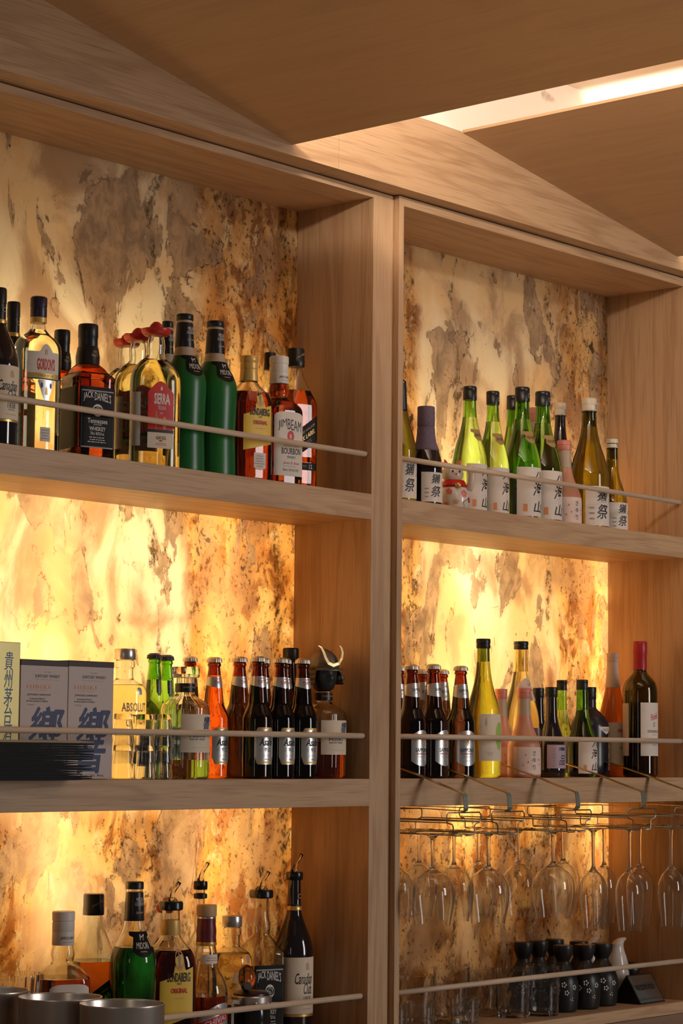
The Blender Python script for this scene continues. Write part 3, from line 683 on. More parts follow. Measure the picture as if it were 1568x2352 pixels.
T['absolut'] = dict(prof=[(0, .93), (.012, 1), (.03, 1), (.64, 1), (.68, .97), (.72, .84), (.75, .58), (.765, .42), (.79, .40), (.85, .40), (.86, .46), (.90, .46), (.91, .40), (.98, .38)], glass=clear, liquid=yellow_drink, level=.73, caps=[('cap', [(.915, .47), (.92, .49), (.992, .49), (1, .46)], silver)],
                    labels=[('printed_lettering', 0, 0, 0, None, [('"ABSOLUT', .0, .545, 1.3, .070, 'silver', BN), ('"CITRON', .1, .455, 1.0, .070, 'silver', BN), ('"40%', .1, .33, .3, .03, 'grey'), ('=3', .1, .27, .8, .06, 'grey')], {}), ('medallion', .64, .70, .13, silver_paper, [], {'c': .25, 'top': rt, 'bot': rb_})])
T['penfolds'] = dict(prof=[(0, .90), (.012, .98), (.03, 1), (.60, 1), (.65, .98), (.70, .86), (.74, .60), (.77, .42), (.80, .38), (.98, .36)], glass=olive_glass, liquid=glass('red_wine_bottle', (.02, .013, .006)), level=.56,
                     caps=[('capsule', [(.79, .40), (.795, .405), (.90, .395), (.91, .42), (.99, .42), (1, .38)], simple('red_capsule', (.40, .012, .02), .35))],
                     labels=[('label', .155, .545, .80, white_paper, [('"Penfolds', .10, .445, .62, .050, 'red', {'s': .4, 'slope': .03}), ('odisc', .06, .385, .2, .035, 'grey', {'th': .06}), ('"KOONUNGA HILL', .10, .335, .98, .020, 'black', {'sp': 1.1}), ('=1', .1, .31, .4, .01, 'red'), ('=1', .1, .235, .4, .01, 'red')], {'c': .12}), ('back_label', .155, .54, .35, beige_paper, [], {'c': -1.75})])
T['choya'] = dict(prof=[(0, .93), (.02, 1), (.50, 1), (.58, .96), (.66, .80), (.72, .55), (.76, .36), (.80, .33), (.98, .32)], opaque=1, glass=simple('matte_black_glass', (.02, .018, .025), .25), caps=[('cap', screwcap(.86, 1, .34), black_plastic)],
                  labels=[('label', .47, .555, .5, white_paper, [('"CHOYA', .0, .52, .6, .035, 'black')], {'c': .45, 'bot': lambda a, z0, z1: z0 + .06 * abs(a)}), ('side_lettering', 0, 0, 0, None, [('"紀\n州\n梅\n酒', .75, .28, .22, .42, 'tan', B)], {})])
T['ume_orange'] = dict(prof=[(0, .93), (.012, 1), (.38, 1), (.46, .96), (.56, .80), (.66, .60), (.76, .45), (.90, .37), (.98, .36)], glass=orange_drink, liquid=orange_drink, level=1.0, caps=[('cap', screwcap(.925, 1, .40), beige_mat := simple('beige_cap', (.62, .48, .38), .45)), ('neck_sleeve', [(.72, .52), (.725, .53), (.80, .445), (.92, .385), (.925, .37)], beige_mat)],
                       labels=[('label', .10, .435, 1.1, cream_paper, [('"心', .5, .36, .5, .06, 'black', {}), ('#star', .3, .29, .26, .045, 'red'), ('#disc', .35, .20, .5, .04, 'blue'), ('#disc', .0, .23, .4, .03, 'green'), ('#disc', .5, .15, .4, .04, 'green'), ('#disc', -.1, .37, .5, .03, 'pink')])])
T['olive_tall'] = dict(prof=SAKE, glass=glass('olive_pale', (.30, .36, .05)), liquid=glass('olive_pale_full', (.27, .30, .03)), level=.85, caps=[('cap', screwcap(.93, 1, .40), black_plastic)],
                       labels=[('label', .12, .455, .95, cream_paper, [('odisc', .35, .30, .62, .20, 'green', {'th': .18}), ('"純米酒', -.55, .40, .12, .06, 'grey'), ('=3', -.3, .17, .4, .03, 'tan'), ('"C', .5, .33, .3, .12, 'green')], {'c': .05})])
T['cloud'] = dict(prof=SAKE, glass=glass('straw_glass', (.80, .74, .36)), liquid=straw_drink, level=.79, caps=[('cap', screwcap(.94, 1, .40), black_plastic)],
                  labels=[('label', .10, .36, .95, lilac_paper, [('#disc', .3, .22, .5, .12, 'navy'), ('#disc', -.3, .2, .4, .08, 'blue')]), ('shoulder_label', .56, .73, .80, pink_paper, [('#disc', .1, .69, .3, .045, 'gold')], {'top': lambda a, z0, z1: z1 - .10 * abs(a) ** 1.5})])
T['chivas'] = dict(prof=[(0, .93), (.012, 1), (.40, 1), (.46, .97), (.53, .80), (.58, .60), (.62, .52), (.68, .50), (.74, .42), (.80, .37), (.98, .34)], glass=clear, liquid=bourbon, level=.42,
                   caps=[('cap', [(.925, .44), (.93, .46), (.992, .46), (1, .43)], cork), ('neck_sleeve', [(.76, .46), (.79, .44), (.83, .46), (.87, .42), (.91, .42)], burgundy), ('cap_ring', [(.908, .40), (.912, .42), (.922, .42), (.925, .40)], silver), ('neck_band', [(.735, .46), (.74, .475), (.758, .465), (.76, .44)], gold)],
                   labels=[('label', .10, .36, .85, silver_paper, [('#rect', 0, .26, 1.7, .055, 'red'), ('"CHIVAS', 0, .26, 1.2, .04, 'white', B), ('#crest', 0, .33, .3, .05, 'grey'), ('ocrest', 0, .17, .4, .09, 'red', {'th': .05}), ('"REGAL', 0, .12, .5, .018, 'red')], {'slope': .05, 'top': rt}), ('neck_label', .62, .68, .45, white_paper, [('=2', 0, .65, .6, .03, 'pink')])])
T['plain_pour'] = dict(prof=JDP, glass=clear, liquid=pale_drink, level=.55, sq=0, caps=[('neck_sleeve', [(.90, .36), (.905, .46), (.93, .46), (.935, .36)], black_plastic)], pourer=.955, pr=.48)
T['tall_black'] = dict(prof=SAKE, opaque=1, glass=black_glass, caps=[('cap', [(.89, .50), (.895, .52), (.99, .52), (1, .46)], black_plastic)], labels=[])

VIEWR = Vector((CR.x, CR.y)).normalized()


def support(t, rz):
    """Half the width of the widest section as the camera sees it, for R = 1."""
    ry = t.get('ry', 1.0); n = max(p[2] if len(p) > 2 else 2 for p in t['prof']); best = 0
    for i in range(180):
        th = 2 * pi * i / 180; q = sec_r(th, 1, ry, n); x, y = sin(th) * q, -cos(th) * q
        X, Y = x * cos(rz) - y * sin(rz), x * sin(rz) + y * cos(rz); best = max(best, abs(X * VIEWR.x + Y * VIEWR.y))
    return best


MASTERS = {}
LOG = []
# depth on the shelf, and a few pixels aside, so that neighbours clear one another
PLACE = {('canadian', -8.0): (0.0596, 0.0), ('canadian', 26.0): (0.148, 0.0), ('gordons', 84.0): (0.06, 0.0), ('jack', 138.0): (0.15, 0.0), ('jack', 198.0): (0.0674, 0.0), ('sierra', 288.0): (0.171, 0.0),
         ('sierra', 317.0): (0.114, -3.4), ('sierra', 355.0): (0.055, 0.0), ('midori', 381.0): (0.15, 0.0), ('midori', 417.0): (0.075, 3.5), ('midori', 491.0): (0.079, 0.0), ('bundaberg', 449.0): (0.156, 0.0),
         ('bundaberg', 515.0): (0.158, 0.0), ('bundaberg', 569.0): (0.0736, 0.0), ('johnnie', 617.0): (0.1578, 0.0), ('jim', 638.0): (0.0793, 0.0), ('johnnie', 677.0): (0.1402, 0.0),
         ('dassai_wax', 918.0): (0.045, 0.0), ('dassai_wrap', 977.0): (0.0427, 0.0), ('hakkai_lit', 1078.0): (0.1034, 0.0), ('hakkai_lit', 1131.0): (0.1066, 0.0), ('hakkai', 1177.0): (0.1682, 0.0),
         ('hakkai', 1199.0): (0.0815, 0.0), ('hakkai', 1246.0): (0.0878, 0.0), ('sayuri', 1224.0): (0.164, 0.0), ('dassai_dark', 1286.0): (0.1633, 0.0), ('sayuri', 1296.0): (0.0871, 0.0),
         ('dassai', 1353.0): (0.0774, 0.0), ('dassai_small', 1406.0): (0.0876, 0.0), ('absolut', 274.0): (0.157, 9.0), ('heineken', 344.0): (0.15, 6.8), ('heineken', 379.0): (0.17, 0.0),
         ('asahi', 433.0): (0.1753, -0.0), ('hibiki', 422.0): (0.0689, 0.0), ('asahi_backlit', 489.0): (0.1176, 0.0), ('asahi', 547.0): (0.1279, 0.0), ('asahi', 590.0): (0.0657, 0.0),
         ('asahi', 642.0): (0.0624, 0.0), ('asahi', 693.0): (0.0589, 0.0), ('asahi', 601.0): (0.1279, 0.0), ('asahi', 651.0): (0.1227, 0.0), ('tall_black', 665.0): (0.166, 0.0), ('hibiki_full', 741.0): (0.0698, 0.0),
         ('sapporo', 912.0): (0.135, 0.0), ('sapporo', 944.0): (0.0481, 0.0), ('sapporo', 994.0): (0.0405, 0.0), ('sapporo', 1057.0): (0.05, 0.0), ('sapporo_gold', 968.0): (0.1482, 0.0),
         ('sapporo_gold', 1014.0): (0.1418, 0.0), ('olive_tall', 1109.0): (0.06, 0.0), ('sayuri', 1150.0): (0.1385, 0.0), ('cloud', 1196.0): (0.1392, 0.0), ('sayuri', 1203.0): (0.05, 0.0),
         ('ichi', 1236.0): (0.1432, 0.0), ('ichi', 1266.0): (0.055, 0.0), ('hakkai_small_lit', 1290.0): (0.1715, 0.0), ('hakkai_small', 1337.0): (0.106, 0.0), ('choya', 1354.0): (0.1459, 0.0),
         ('ume_orange', 1407.0): (0.1365, 0.0), ('penfolds', 1470.0): (0.0515, 0.0), ('jim_open', 140.0): (0.1082, 0.0), ('johnnie_open', 209.0): (0.1573, 0.0), ('midori_open', 303.0): (0.0689, 0.0),
         ('sierra', 376.0): (0.155, 0.0), ('bundaberg_pour', 388.0): (0.0663, 0.0), ('plain_pour', 455.0): (0.1522, 0.0), ('chivas', 470.0): (0.0631, 0.0), ('absolut', 532.0): (0.15, -3.0),
         ('jack_pour', 597.0): (0.152, -1.0), ('canadian_pour', 668.0): (0.135, 4.0), ('A', 957): (0.12, 0.0), ('A', 1036): (0.125, 0.0), ('A', 1107): (0.1439, 0.0), ('A', 1180): (0.0768, 0.0),
         ('A', 1246): (0.0524, 0.0), ('B', 968): (0.055, 0.0), ('B', 906): (0.055, 0.0), ('A2', 1068): (0.055, 0.0), ('tokkuri', 1201.0): (0.1395, -0.0), ('tokkuri', 1237.0): (0.1439, 0.0),
         ('tokkuri', 1273.0): (0.16, 0.0), ('tokkuri', 1293.0): (0.06, 0.0), ('tokkuri', 1329.0): (0.1569, 0.0), ('tokkuri', 1343.0): (0.062, 0.0), ('tokkuri', 1382.0): (0.072, 0.0),
         ('pitcher', 1407): (0.125, 9.0), ('pitcher', 1352): (0.1725, 0.0), }


def copy_tree(o, parent=None):
    c = o.copy(); COL.objects.link(c); c.parent = parent
    for ch in list(o.children): copy_tree(ch, c)
    return c


def bottle(kind, name, label, cx, ytop, half, Y, shelf, rz=-14, group=None, cat='bottle', cy=None):
    t = T[kind]; rz = radians(rz)
    Y, dx_ = PLACE.get((kind, cx), (Y, 0)); cx += dx_
    top = at(cx, ytop, y=Y); base = Vector((at(cx, (cy or ytop + 250), y=Y).x, Y, shelf))
    top = at(cx, ytop, y=Y)
    H = top.z - shelf; R = half / ppm(Vector((base.x, Y, shelf + H * .4))) / support(t, rz)
    if kind not in MASTERS:
        t['k'] = support(t, rz)
        o = make_bottle(name, t, R, H)
        if t.get('sq') and kind.startswith('jack'):     # second printed panel on the left face
            for ch in list(o.children):
                if ch.name.startswith('side_label'): ch.rotation_euler = (0, 0, -pi / 2)
        MASTERS[kind] = (o, R, H)
    else:
        m, R0, H0 = MASTERS[kind]; o = copy_tree(m)
        o.scale = (R / R0, R / R0, H / H0)
    LOG.append((kind, cx - dx_, Y, R, rz, t.get('ry', 1.0), max(p[2] if len(p) > 2 else 2 for p in t['prof']), shelf, cy or ytop + 250, half))
    o.location = base + Vector((0, 0, .0006)); o.rotation_euler = (0, 0, rz); o.name = name
    o['label'] = label; o['category'] = cat
    if group: o['group'] = group
    elif 'group' in o: del o['group']
    return o
#@@SETTING

# ------------------------------------------------------------------ the setting
SOFF, SOFR, T1, B1, B2, T3, B3 = 1.158, 1.1525, .558, .509, -.053, -.508, -.533
D = .205; XL = -1.36; PX = .063; X2 = .079; XR = 1.12; YR = -.014


def struct(o): o['kind'] = 'structure'; return o


bm = bmesh.new(); box(bm, XL, 1.25, D, D + .006, -.60, 1.25)
w = struct(bm_link('wall_back', bm, stone))
box_c = bmesh.new(); box(box_c, XL - .05, 1.30, .33, .35, -.7, 1.3)
struct(bm_link('wall_cavity_reflector', box_c, simple('white_board', (.85, .82, .76), .7)))  # unseen white reflector, added to spread the strip light behind the stone

# display cabinets
left = empty('display_cabinet', 'oak back bar cabinet on the left, shelves of spirits against glowing stone', 'cabinet', (0, 0, T3))
right = empty('display_cabinet', 'oak back bar cabinet on the right, shelves of sake and hanging wine glasses', 'cabinet', (0, 0, T3))


def cab(parent, x0, x1, yf, soff, zt1, zb1, zb2, tl, tr, lab):
    z0 = T3

    def piece(name, a, b, c, d, e, f, mat, lb=None):
        bm = bmesh.new(); box(bm, a, b, c, d, e - z0, f - z0, .0009)
        o = bm_link(name, bm, mat, parent)
        if lb: o['label'] = lb
        return o
    piece('side_panel', x0 - tl, x0, yf, D - .001, B3, 1.172, oak_z)
    piece('side_panel', x1, x1 + tr, yf, D - .001, B3, 1.172, oak_z)
    piece('top_panel', x0, x1, yf, D - .001, soff, 1.172, oak_x)
    piece('shelf', x0, x1, yf, D - .001, zb1, zt1, oak_x)
    piece('shelf', x0, x1, yf, D - .001, zb2, 0, oak_x)
    piece('shelf', x0, x1, yf, D - .001, B3, T3, oak_x)
    for z in (.6405, .0835, -.4185):
        bm = bmesh.new(); yy = yf + .015
        tube(bm, [(x0, yy, z - z0), (x0 + .3, yy, z - z0 + .0004), (x1, yy, z - z0)], .0055, 16)
        bm_link('guard_rail', bm, oak_pale, parent, True)


cab(left, XL, 0, 0, SOFF, .56, B1, B2, .06, PX, '')
cab(right, X2, XR, YR, SOFR, .5566, .508, -.054, .0155, .06, '')

# fascia over the cabinets and the saw-tooth ceiling
YF = -.0516; ZF = 1.1748


def jl(x, a, b): return a[1] + (b[1] - a[1]) * (x - a[0]) / (b[0] - a[0])


J = [((-1.113, 1.3505), (-.3005, 1.1954)), ((.2218, 1.3285), (1.0341, 1.2045)), ((1.556, 1.3285), (2.37, 1.2045))]
for i, (xa, xb) in enumerate(((-1.7, -.1672), (-.1664, 2.3))):
    struct(box_obj('trim_%d' % (i + 1), xa, xb, YF, .19, ZF, 1.331, oak_x, bev=.0007))
for i, (a, b) in enumerate(J):
    bm = bmesh.new(); V = []
    for yy in (YF + .0004, -1.75):
        for (x, z) in (a, b, (b[0], b[1] + .006), (a[0], a[1] + .006)): V.append(bm.verts.new((x, yy, z)))
    for f in ((0, 1, 2, 3), (7, 6, 5, 4), (0, 4, 5, 1), (1, 5, 6, 2), (2, 6, 7, 3), (3, 7, 4, 0)): bm.faces.new([V[k] for k in f])
    struct(bm_link('ceiling_panel' if i == 0 else 'ceiling_panel_%d' % (i + 1), bm, oak_ceiling))
bm = bmesh.new(); box(bm, -1.8, 2.6, -2.0, .34, 1.52, 1.54)
up = struct(bm_link('ceiling', bm, plaster))
bm = bmesh.new(); box(bm, -1.8, 2.6, -.04, 0.0, 1.3315, 1.52)
struct(bm_link('wall_upper', bm, plaster))
# counter below the cabinets
bm = bmesh.new(); box(bm, -1.9, 1.6, -.62, .2, -.575, B3 - .001, .003)
struct(bm_link('floor_counter', bm, grey_stone)); bpy.data.objects['floor_counter'].name = 'trim_3'

# ------------------------------------------------------------------ shelf one, left cabinet
Z1 = .56
bottle('canadian', 'liquor_bottle', 'dark whisky bottle with cream label cut by the left picture edge', -8, 662, 50, .050, Z1, -14)
bottle('canadian', 'liquor_bottle', 'black capped whisky bottle behind the dark one at the upper shelf left end', 26, 694, 42, .148, Z1, -14)
bottle('gordons', 'liquor_bottle', 'clear gin flask with red lettering and navy cap, left part of upper shelf', 84, 682, 52, .060, Z1, -14)
bottle('jack', 'liquor_bottle', 'black capped square whiskey bottle half hidden behind the gin flask', 138, 759, 52, .150, Z1, -14)
bottle('jack', 'liquor_bottle', 'square whiskey bottle with black label in front on the upper left shelf', 198, 746, 65, .062, Z1, -14)
G = 'tequila bottles with red hats'
bottle('sierra', 'tequila_bottle', 'rearmost tequila bottle with red hat cap, left of the other two', 288, 763, 53, .168, Z1, -20, G)
bottle('sierra', 'tequila_bottle', 'middle tequila bottle of the three wearing red hat caps', 317, 751, 55, .108, Z1, -20, G)
bottle('sierra', 'tequila_bottle', 'front tequila bottle with red hat cap and full red label', 355, 737, 57, .046, Z1, -20, G)
G = 'green melon liqueur bottles on the upper shelf'
bottle('midori', 'liqueur_bottle', 'green melon liqueur bottle half hidden behind the front red hat', 381, 739, 34, .150, Z1, -14, G)
bottle('midori', 'liqueur_bottle', 'tall frosted green liqueur bottle beside the front red hat, left of the pair', 417, 723, 52, .060, Z1, -14, G)
bottle('midori', 'liqueur_bottle', 'tall frosted green liqueur bottle beside the yellow labelled rum, right of the pair', 491, 739, 52, .062, Z1, -14, G)
G = 'gold capped bottles behind the green liqueurs'
bottle('bundaberg', 'liquor_bottle', 'gold cap seen between the two tall green liqueur bottles', 449, 816, 30, .156, Z1, -14, G)
bottle('bundaberg', 'liquor_bottle', 'gold cap seen just right of the right green liqueur bottle', 515, 826, 30, .158, Z1, -14, G)
bottle('bundaberg', 'rum_bottle', 'rum bottle with yellow label and gold cap on the upper shelf', 569, 819, 55, .062, Z1, -14)
bottle('johnnie', 'liquor_bottle', 'black capped amber bottle behind the rum and bourbon on the upper shelf', 617, 811, 34, .158, Z1, -14)
bottle('jim', 'bourbon_bottle', 'bourbon bottle with white label and white cap on the upper shelf', 638, 820, 56, .054, Z1, -14)
bottle('johnnie', 'liquor_bottle', 'amber whisky bottle with slanted black label at right end of upper left shelf', 677, 802, 50, .140, Z1, -14)

# ------------------------------------------------------------------ shelf one, right cabinet
ZR = .5566
bottle('dassai_wax', 'sake_bottle', 'olive sake bottle with black wax seal beside the left cabinet post', 918, 872, 38, .045, ZR, -12)
bottle('dassai_wrap', 'sake_bottle', 'small dark sake bottle with purple cloth wrapped neck', 977, 934, 38, .040, ZR, -12)
G = 'green sake bottles on the upper shelf'
bottle('hakkai_lit', 'sake_bottle', 'leftmost of the green sake bottles, coloured yellow green as if lit from behind', 1078, 889, 40, .070, ZR, -6, G)
bottle('hakkai_lit', 'sake_bottle', 'second green sake bottle from the left, coloured yellow green as if backlit', 1131, 900, 38, .105, ZR, -14, G)
bottle('hakkai', 'sake_bottle', 'green sake bottle farthest back, neck seen left of the front green one', 1177, 910, 36, .160, ZR, -12, G)
bottle('hakkai', 'sake_bottle', 'front deep green sake bottle with full white label', 1199, 891, 43, .050, ZR, -14, G)
bottle('hakkai', 'sake_bottle', 'rightmost green sake bottle beside the pink one', 1246, 901, 44, .090, ZR, -14, G)
bottle('sayuri', 'sake_bottle', 'pink capped bottle hidden behind two green sake bottles', 1224, 938, 36, .160, ZR, -14)
bottle('dassai_dark', 'sake_bottle', 'dark necked sake bottle with white cap behind the small pink bottle', 1286, 927, 34, .150, ZR, -14)
bottle('sayuri', 'sake_bottle', 'small pink sake bottle with flower label on the upper right shelf', 1296, 1013, 39, .070, ZR, -14)
bottle('dassai', 'sake_bottle', 'olive sake bottle with white cap and large brushed characters', 1353, 917, 45, .078, ZR, -12)
bottle('dassai_small', 'sake_bottle', 'small olive sake bottle with white cap at the right end of the upper shelf', 1406, 1010, 35, .085, ZR, -12)

# ------------------------------------------------------------------ shelf two, left cabinet
bottle('absolut', 'vodka_bottle', 'pale yellow vodka bottle with silver cap behind the shot glasses', 274, 1491, 51, .125, 0, -14)
G = 'green beer bottles with blue caps'
bottle('heineken', 'beer_bottle', 'left green beer bottle with blue crown cap', 344, 1501, 34, .140, 0, -8, G)
bottle('heineken', 'beer_bottle', 'right green beer bottle with blue crown cap beside the glass stopper', 379, 1505, 33, .115, 0, -16, G)
bottle('asahi', 'beer_bottle', 'dark beer bottle right behind the squat decanter with glass stopper', 433, 1508, 34, .160, 0, -14)
bottle('hibiki', 'whisky_bottle', 'squat faceted clear whisky bottle with glass stopper and cream label', 422, 1533, 58, .062, 0, -14, cat='bottle')
G = 'brown beer bottles in the left cabinet'
bottle('asahi_backlit', 'beer_bottle', 'beer bottle coloured amber as if lit from behind, leftmost of the brown beers, beside the squat decanter', 489, 1510, 35, .110, 0, -10, G)
bottle('asahi', 'beer_bottle', 'brown beer bottle second from the left, label edge turned away', 547, 1509, 36, .095, 0, -2, G)
bottle('asahi', 'beer_bottle', 'front brown beer bottle whose label shows widest, middle of the left cabinet beers', 590, 1508, 36, .045, 0, -16, G)
bottle('asahi', 'beer_bottle', 'front brown beer bottle second from the right among the left cabinet beers', 642, 1511, 35, .050, 0, -10, G)
bottle('asahi', 'beer_bottle', 'front brown beer bottle nearest the whisky bottle with helmet', 693, 1513, 35, .045, 0, -10, G)
bottle('asahi', 'beer_bottle', 'beer bottle whose cap peeps out behind the widest labelled beer', 601, 1512, 33, .130, 0, -10, G)
bottle('asahi', 'beer_bottle', 'beer bottle whose cap peeps out left of the tall black cap', 651, 1513, 33, .125, 0, -10, G)
bottle('tall_black', 'bottle', 'bottle with a plain tall black cap behind the beers', 665, 1489, 36, .166, 0, -10)
hb = bottle('hibiki_full', 'whisky_bottle', 'squat faceted amber whisky bottle crowned by a dark samurai helmet', 741, 1558, 52, .062, 0, -14)

# ------------------------------------------------------------------ shelf two, right cabinet
G = 'brown beer bottles in the right cabinet'
bottle('sapporo', 'beer_bottle', 'brown beer bottle half cut off by the cabinet post', 912, 1530, 34, .030, 0, -4, G)
bottle('sapporo', 'beer_bottle', 'second brown beer bottle from the post, its body in shadow', 944, 1527, 34, .082, 0, -2, G)
bottle('sapporo', 'beer_bottle', 'third brown beer bottle from the post, label turned to the right', 994, 1526, 34, .045, 0, 6, G)
bottle('sapporo', 'beer_bottle', 'brown beer bottle with orange star label facing out beside the tall olive bottle', 1057, 1530, 33, .050, 0, -22, G)
G = 'beer bottles with starred gold neck labels'
bottle('sapporo_gold', 'beer_bottle', 'rear beer bottle with starred neck label between second and third beers', 968, 1538, 32, .150, 0, -14, G)
bottle('sapporo_gold', 'beer_bottle', 'rear beer bottle with starred neck label between third and fourth beers', 1014, 1538, 32, .140, 0, -14, G)
bottle('olive_tall', 'sake_bottle', 'tall olive green sake bottle with green circle on its label', 1109, 1468, 41, .060, 0, -14)
bottle('sayuri', 'sake_bottle', 'small pink bottle behind, between the tall olive and cloud label bottles', 1150, 1583, 34, .150, 0, -14)
bottle('cloud', 'sake_bottle', 'tall straw coloured bottle with pale shoulder label behind the pink one', 1196, 1474, 42, .130, 0, -14)
bottle('sayuri', 'sake_bottle', 'small pink sake bottle with black characters in front on the middle shelf', 1203, 1581, 38, .050, 0, -22)
bottle('ichi', 'sake_bottle', 'black capped small bottle hidden behind the lilac labelled one', 1236, 1581, 30, .140, 0, -14)
bottle('ichi', 'sake_bottle', 'small black sake bottle with lilac label', 1266, 1579, 32, .055, 0, -18)
bottle('hakkai_small_lit', 'sake_bottle', 'small green sake bottle coloured as if backlit behind the lilac labelled one', 1290, 1563, 30, .120, 0, -10)
bottle('hakkai_small', 'sake_bottle', 'small green sake bottle in front with white label on the middle shelf', 1337, 1562, 34, .058, 0, -14)
bottle('choya', 'liqueur_bottle', 'round shouldered black plum liqueur bottle behind the small green ones', 1354, 1579, 45, .140, 0, -24)
bottle('ume_orange', 'liqueur_bottle', 'orange plum drink bottle with white top', 1407, 1501, 34, .090, 0, -18)
bottle('penfolds', 'wine_bottle', 'red wine bottle with red capsule and white label', 1470, 1474, 40, .070, 0, -16)

# ------------------------------------------------------------------ shelf three, left cabinet
bottle('jim_open', 'bourbon_bottle', 'bourbon bottle with white cap behind the steel cups', 140, 2094, 66, .060, T3, -24, cy=2400)
bottle('johnnie_open', 'liquor_bottle', 'open whisky bottle with slanted black label on the bottom shelf', 209, 2054, 60, .150, T3, -20, cy=2400)
bottle('midori_open', 'liqueur_bottle', 'half empty green melon liqueur bottle on the bottom shelf', 303, 2026, 54, .062, T3, -22, cy=2400)
bottle('sierra', 'tequila_bottle', 'tequila bottle with red hat cap hidden behind the rum on the bottom shelf', 376, 2060, 36, .155, T3, -10, cy=2400)
bottle('bundaberg_pour', 'rum_bottle', 'rum bottle with yellow label and clear pourer on the bottom shelf', 388, 2075, 60, .050, T3, -24, cy=2400)
bottle('plain_pour', 'bottle', 'clear bottle with pourer at the back of the bottom shelf', 455, 2027, 34, .150, T3, -14, cy=2400)
bottle('chivas', 'whisky_bottle', 'whisky bottle with burgundy neck and tan cap', 470, 2079, 51, .060, T3, -14, cy=2400)
bottle('absolut', 'vodka_bottle', 'silver capped vodka bottle on the bottom shelf', 532, 2104, 47, .155, T3, -8, cy=2400)
bottle('jack_pour', 'whiskey_bottle', 'square whiskey bottle with pourer and black label on the bottom shelf', 597, 2048, 55, .125, T3, -18, cy=2400)
bottle('canadian_pour', 'liquor_bottle', 'black whisky bottle with pourer and cream label at the right end of the bottom shelf', 668, 2005, 45, .110, T3, -20, cy=2400)
#@@THINGS
def lay(o, label, cat, loc, rz=0.0, group=None):
    o.location = loc; o.rotation_euler = (0, 0, radians(rz)); return tag(o, label, cat, group)


# ---- boxes on the middle shelf of the left cabinet
def carton(name, label, pxl, pxr, ytop, yf, depth, mat, items, band=None, side=None):
    a = at(pxl, 1700, y=yf).x; b = at(pxr, 1700, y=yf).x; h = at((pxl + pxr) / 2, ytop, y=yf).z
    root = empty(name, label, 'box', ((a + b) / 2, yf + depth / 2, .0006))
    w = (b - a) / 2 - .0005
    bm = bmesh.new(); box(bm, -w, w, -depth / 2, depth / 2, 0, h, .0012); o = bm_link('carton_body', bm, mat, root)
    if band:
        bm = bmesh.new(); box(bm, -w - .0004, w + .0004, -depth / 2 - .0004, depth / 2 + .0004, h - band, h + .0005, .0008); bm_link('lid_band', bm, simple('dark_brown_card', (.045, .025, .02), .5), root)
    draw([(t, u * w, v * h, ww * w, hh * h, ink, *o_) for (t, u, v, ww, hh, ink, *o_) in items], lambda u, v, e: Vector((u, -depth / 2 - .0003 - e, v)), 9, o)
    return root


HB = [('"SUNTORY WHISKY', .12, .865, 1.05, .026, 'black', {'sp': 1.05}), ('=1', .12, .835, 1.1, .012, 'grey'), ('"EST. 1899', .12, .90, .25, .010, 'grey'), ('"HIBIKI', -.25, .775, .95, .035, 'orange', {'sp': 1.2}), ('=1', -.25, .745, .95, .014, 'orange'),
      ('"JAPANESE HARMONY', -.22, .705, 1.0, .022, 'black'), ('"A meticulous blend of\nthe finest selection of whiskies', -.30, .665, .90, .036, 'black'), ('"ウイスキー', -.55, .622, .32, .014, 'black'), ('"響', .10, .33, 1.52, .56, 'navy', BR), ('"43% ALC./VOL. 700 mL', .10, .03, 1.05, .020, 'black')]
grey_card = simple('grey_white_card', (.56, .47, .44), .6, noise=.05)
carton('whisky_carton', 'left of two pale whisky cartons with large blue brushed character', 44, 154, 1517, .074, .105, grey_card, HB, .010)
carton('whisky_carton', 'right of two pale whisky cartons, the one beside the yellow vodka bottle', 154.5, 259, 1520, .074, .105, grey_card, HB, .010)
gold_card = simple('gold_card', (.62, .52, .22), .32, .55)
carton('liquor_carton', 'shiny gold carton with blue vertical characters at the left picture edge', -42, 43, 1474, .074, .09, gold_card, [('"貴\n州\n茅\n台\n酒', .38, .60, .50, .66, 'blue', {'b': .004, 's': .1}), ('"//', -.5, .72, .5, .18, 'tan', {'s': .6})])

# ---- black bill folders, each fanning open at the right end
GF = 'black folders stacked on the middle shelf'
names_f = ['lowest black folder of the stack on the middle left shelf', 'second lowest black folder of the stack', 'third black folder counted up from the shelf', 'fourth black folder counted up from the shelf', 'fourth folder counted down from the top of the black stack', 'third folder counted down from the top of the black stack', 'black folder directly under the top one', 'topmost folder of the black stack, its cover shining tan']
fx = [183, 160, 181, 150, 184, 186, 182, 186]
for i in range(8):
    x1 = at(fx[i], 1750, y=-.02).x; x0 = x1 - .255; t = .0083
    root = empty('bill_folder', names_f[i], 'folder', ((x0 + x1) / 2, .0, .0008 + i * t), group=GF)
    L_ = (x1 - x0) / 2
    for s_, nm in ((0, 'back_cover'), (1, 'front_cover')):
        bm = bmesh.new(); n = 14; rows = []
        for k in range(n + 1):
            u = -L_ + 2 * L_ * k / n; f = k / n
            hh = .00195 - .0013 * max(0, (f - .86 - .015 * (i % 3)) / .14) ** .7; zc = .0020 + s_ * .0041 + (.0012 * max(0, (f - .85) / .15) * (1 if (i + s_) % 3 == 0 else -.3))
            rows.append([bm.verts.new((u, y, zc + dz)) for y, dz in ((-.052, -hh), (.050, -hh), (.050, hh), (-.052, hh))])
        for a, b in zip(rows, rows[1:]):
            for j in range(4): bm.faces.new((a[j], a[(j + 1) % 4], b[(j + 1) % 4], b[j]))
        bm.faces.new(rows[0][::-1]); bm.faces.new(rows[-1])
        bm_link(nm, bm, folder_tan if (i == 7 and s_) else folder_black, root)


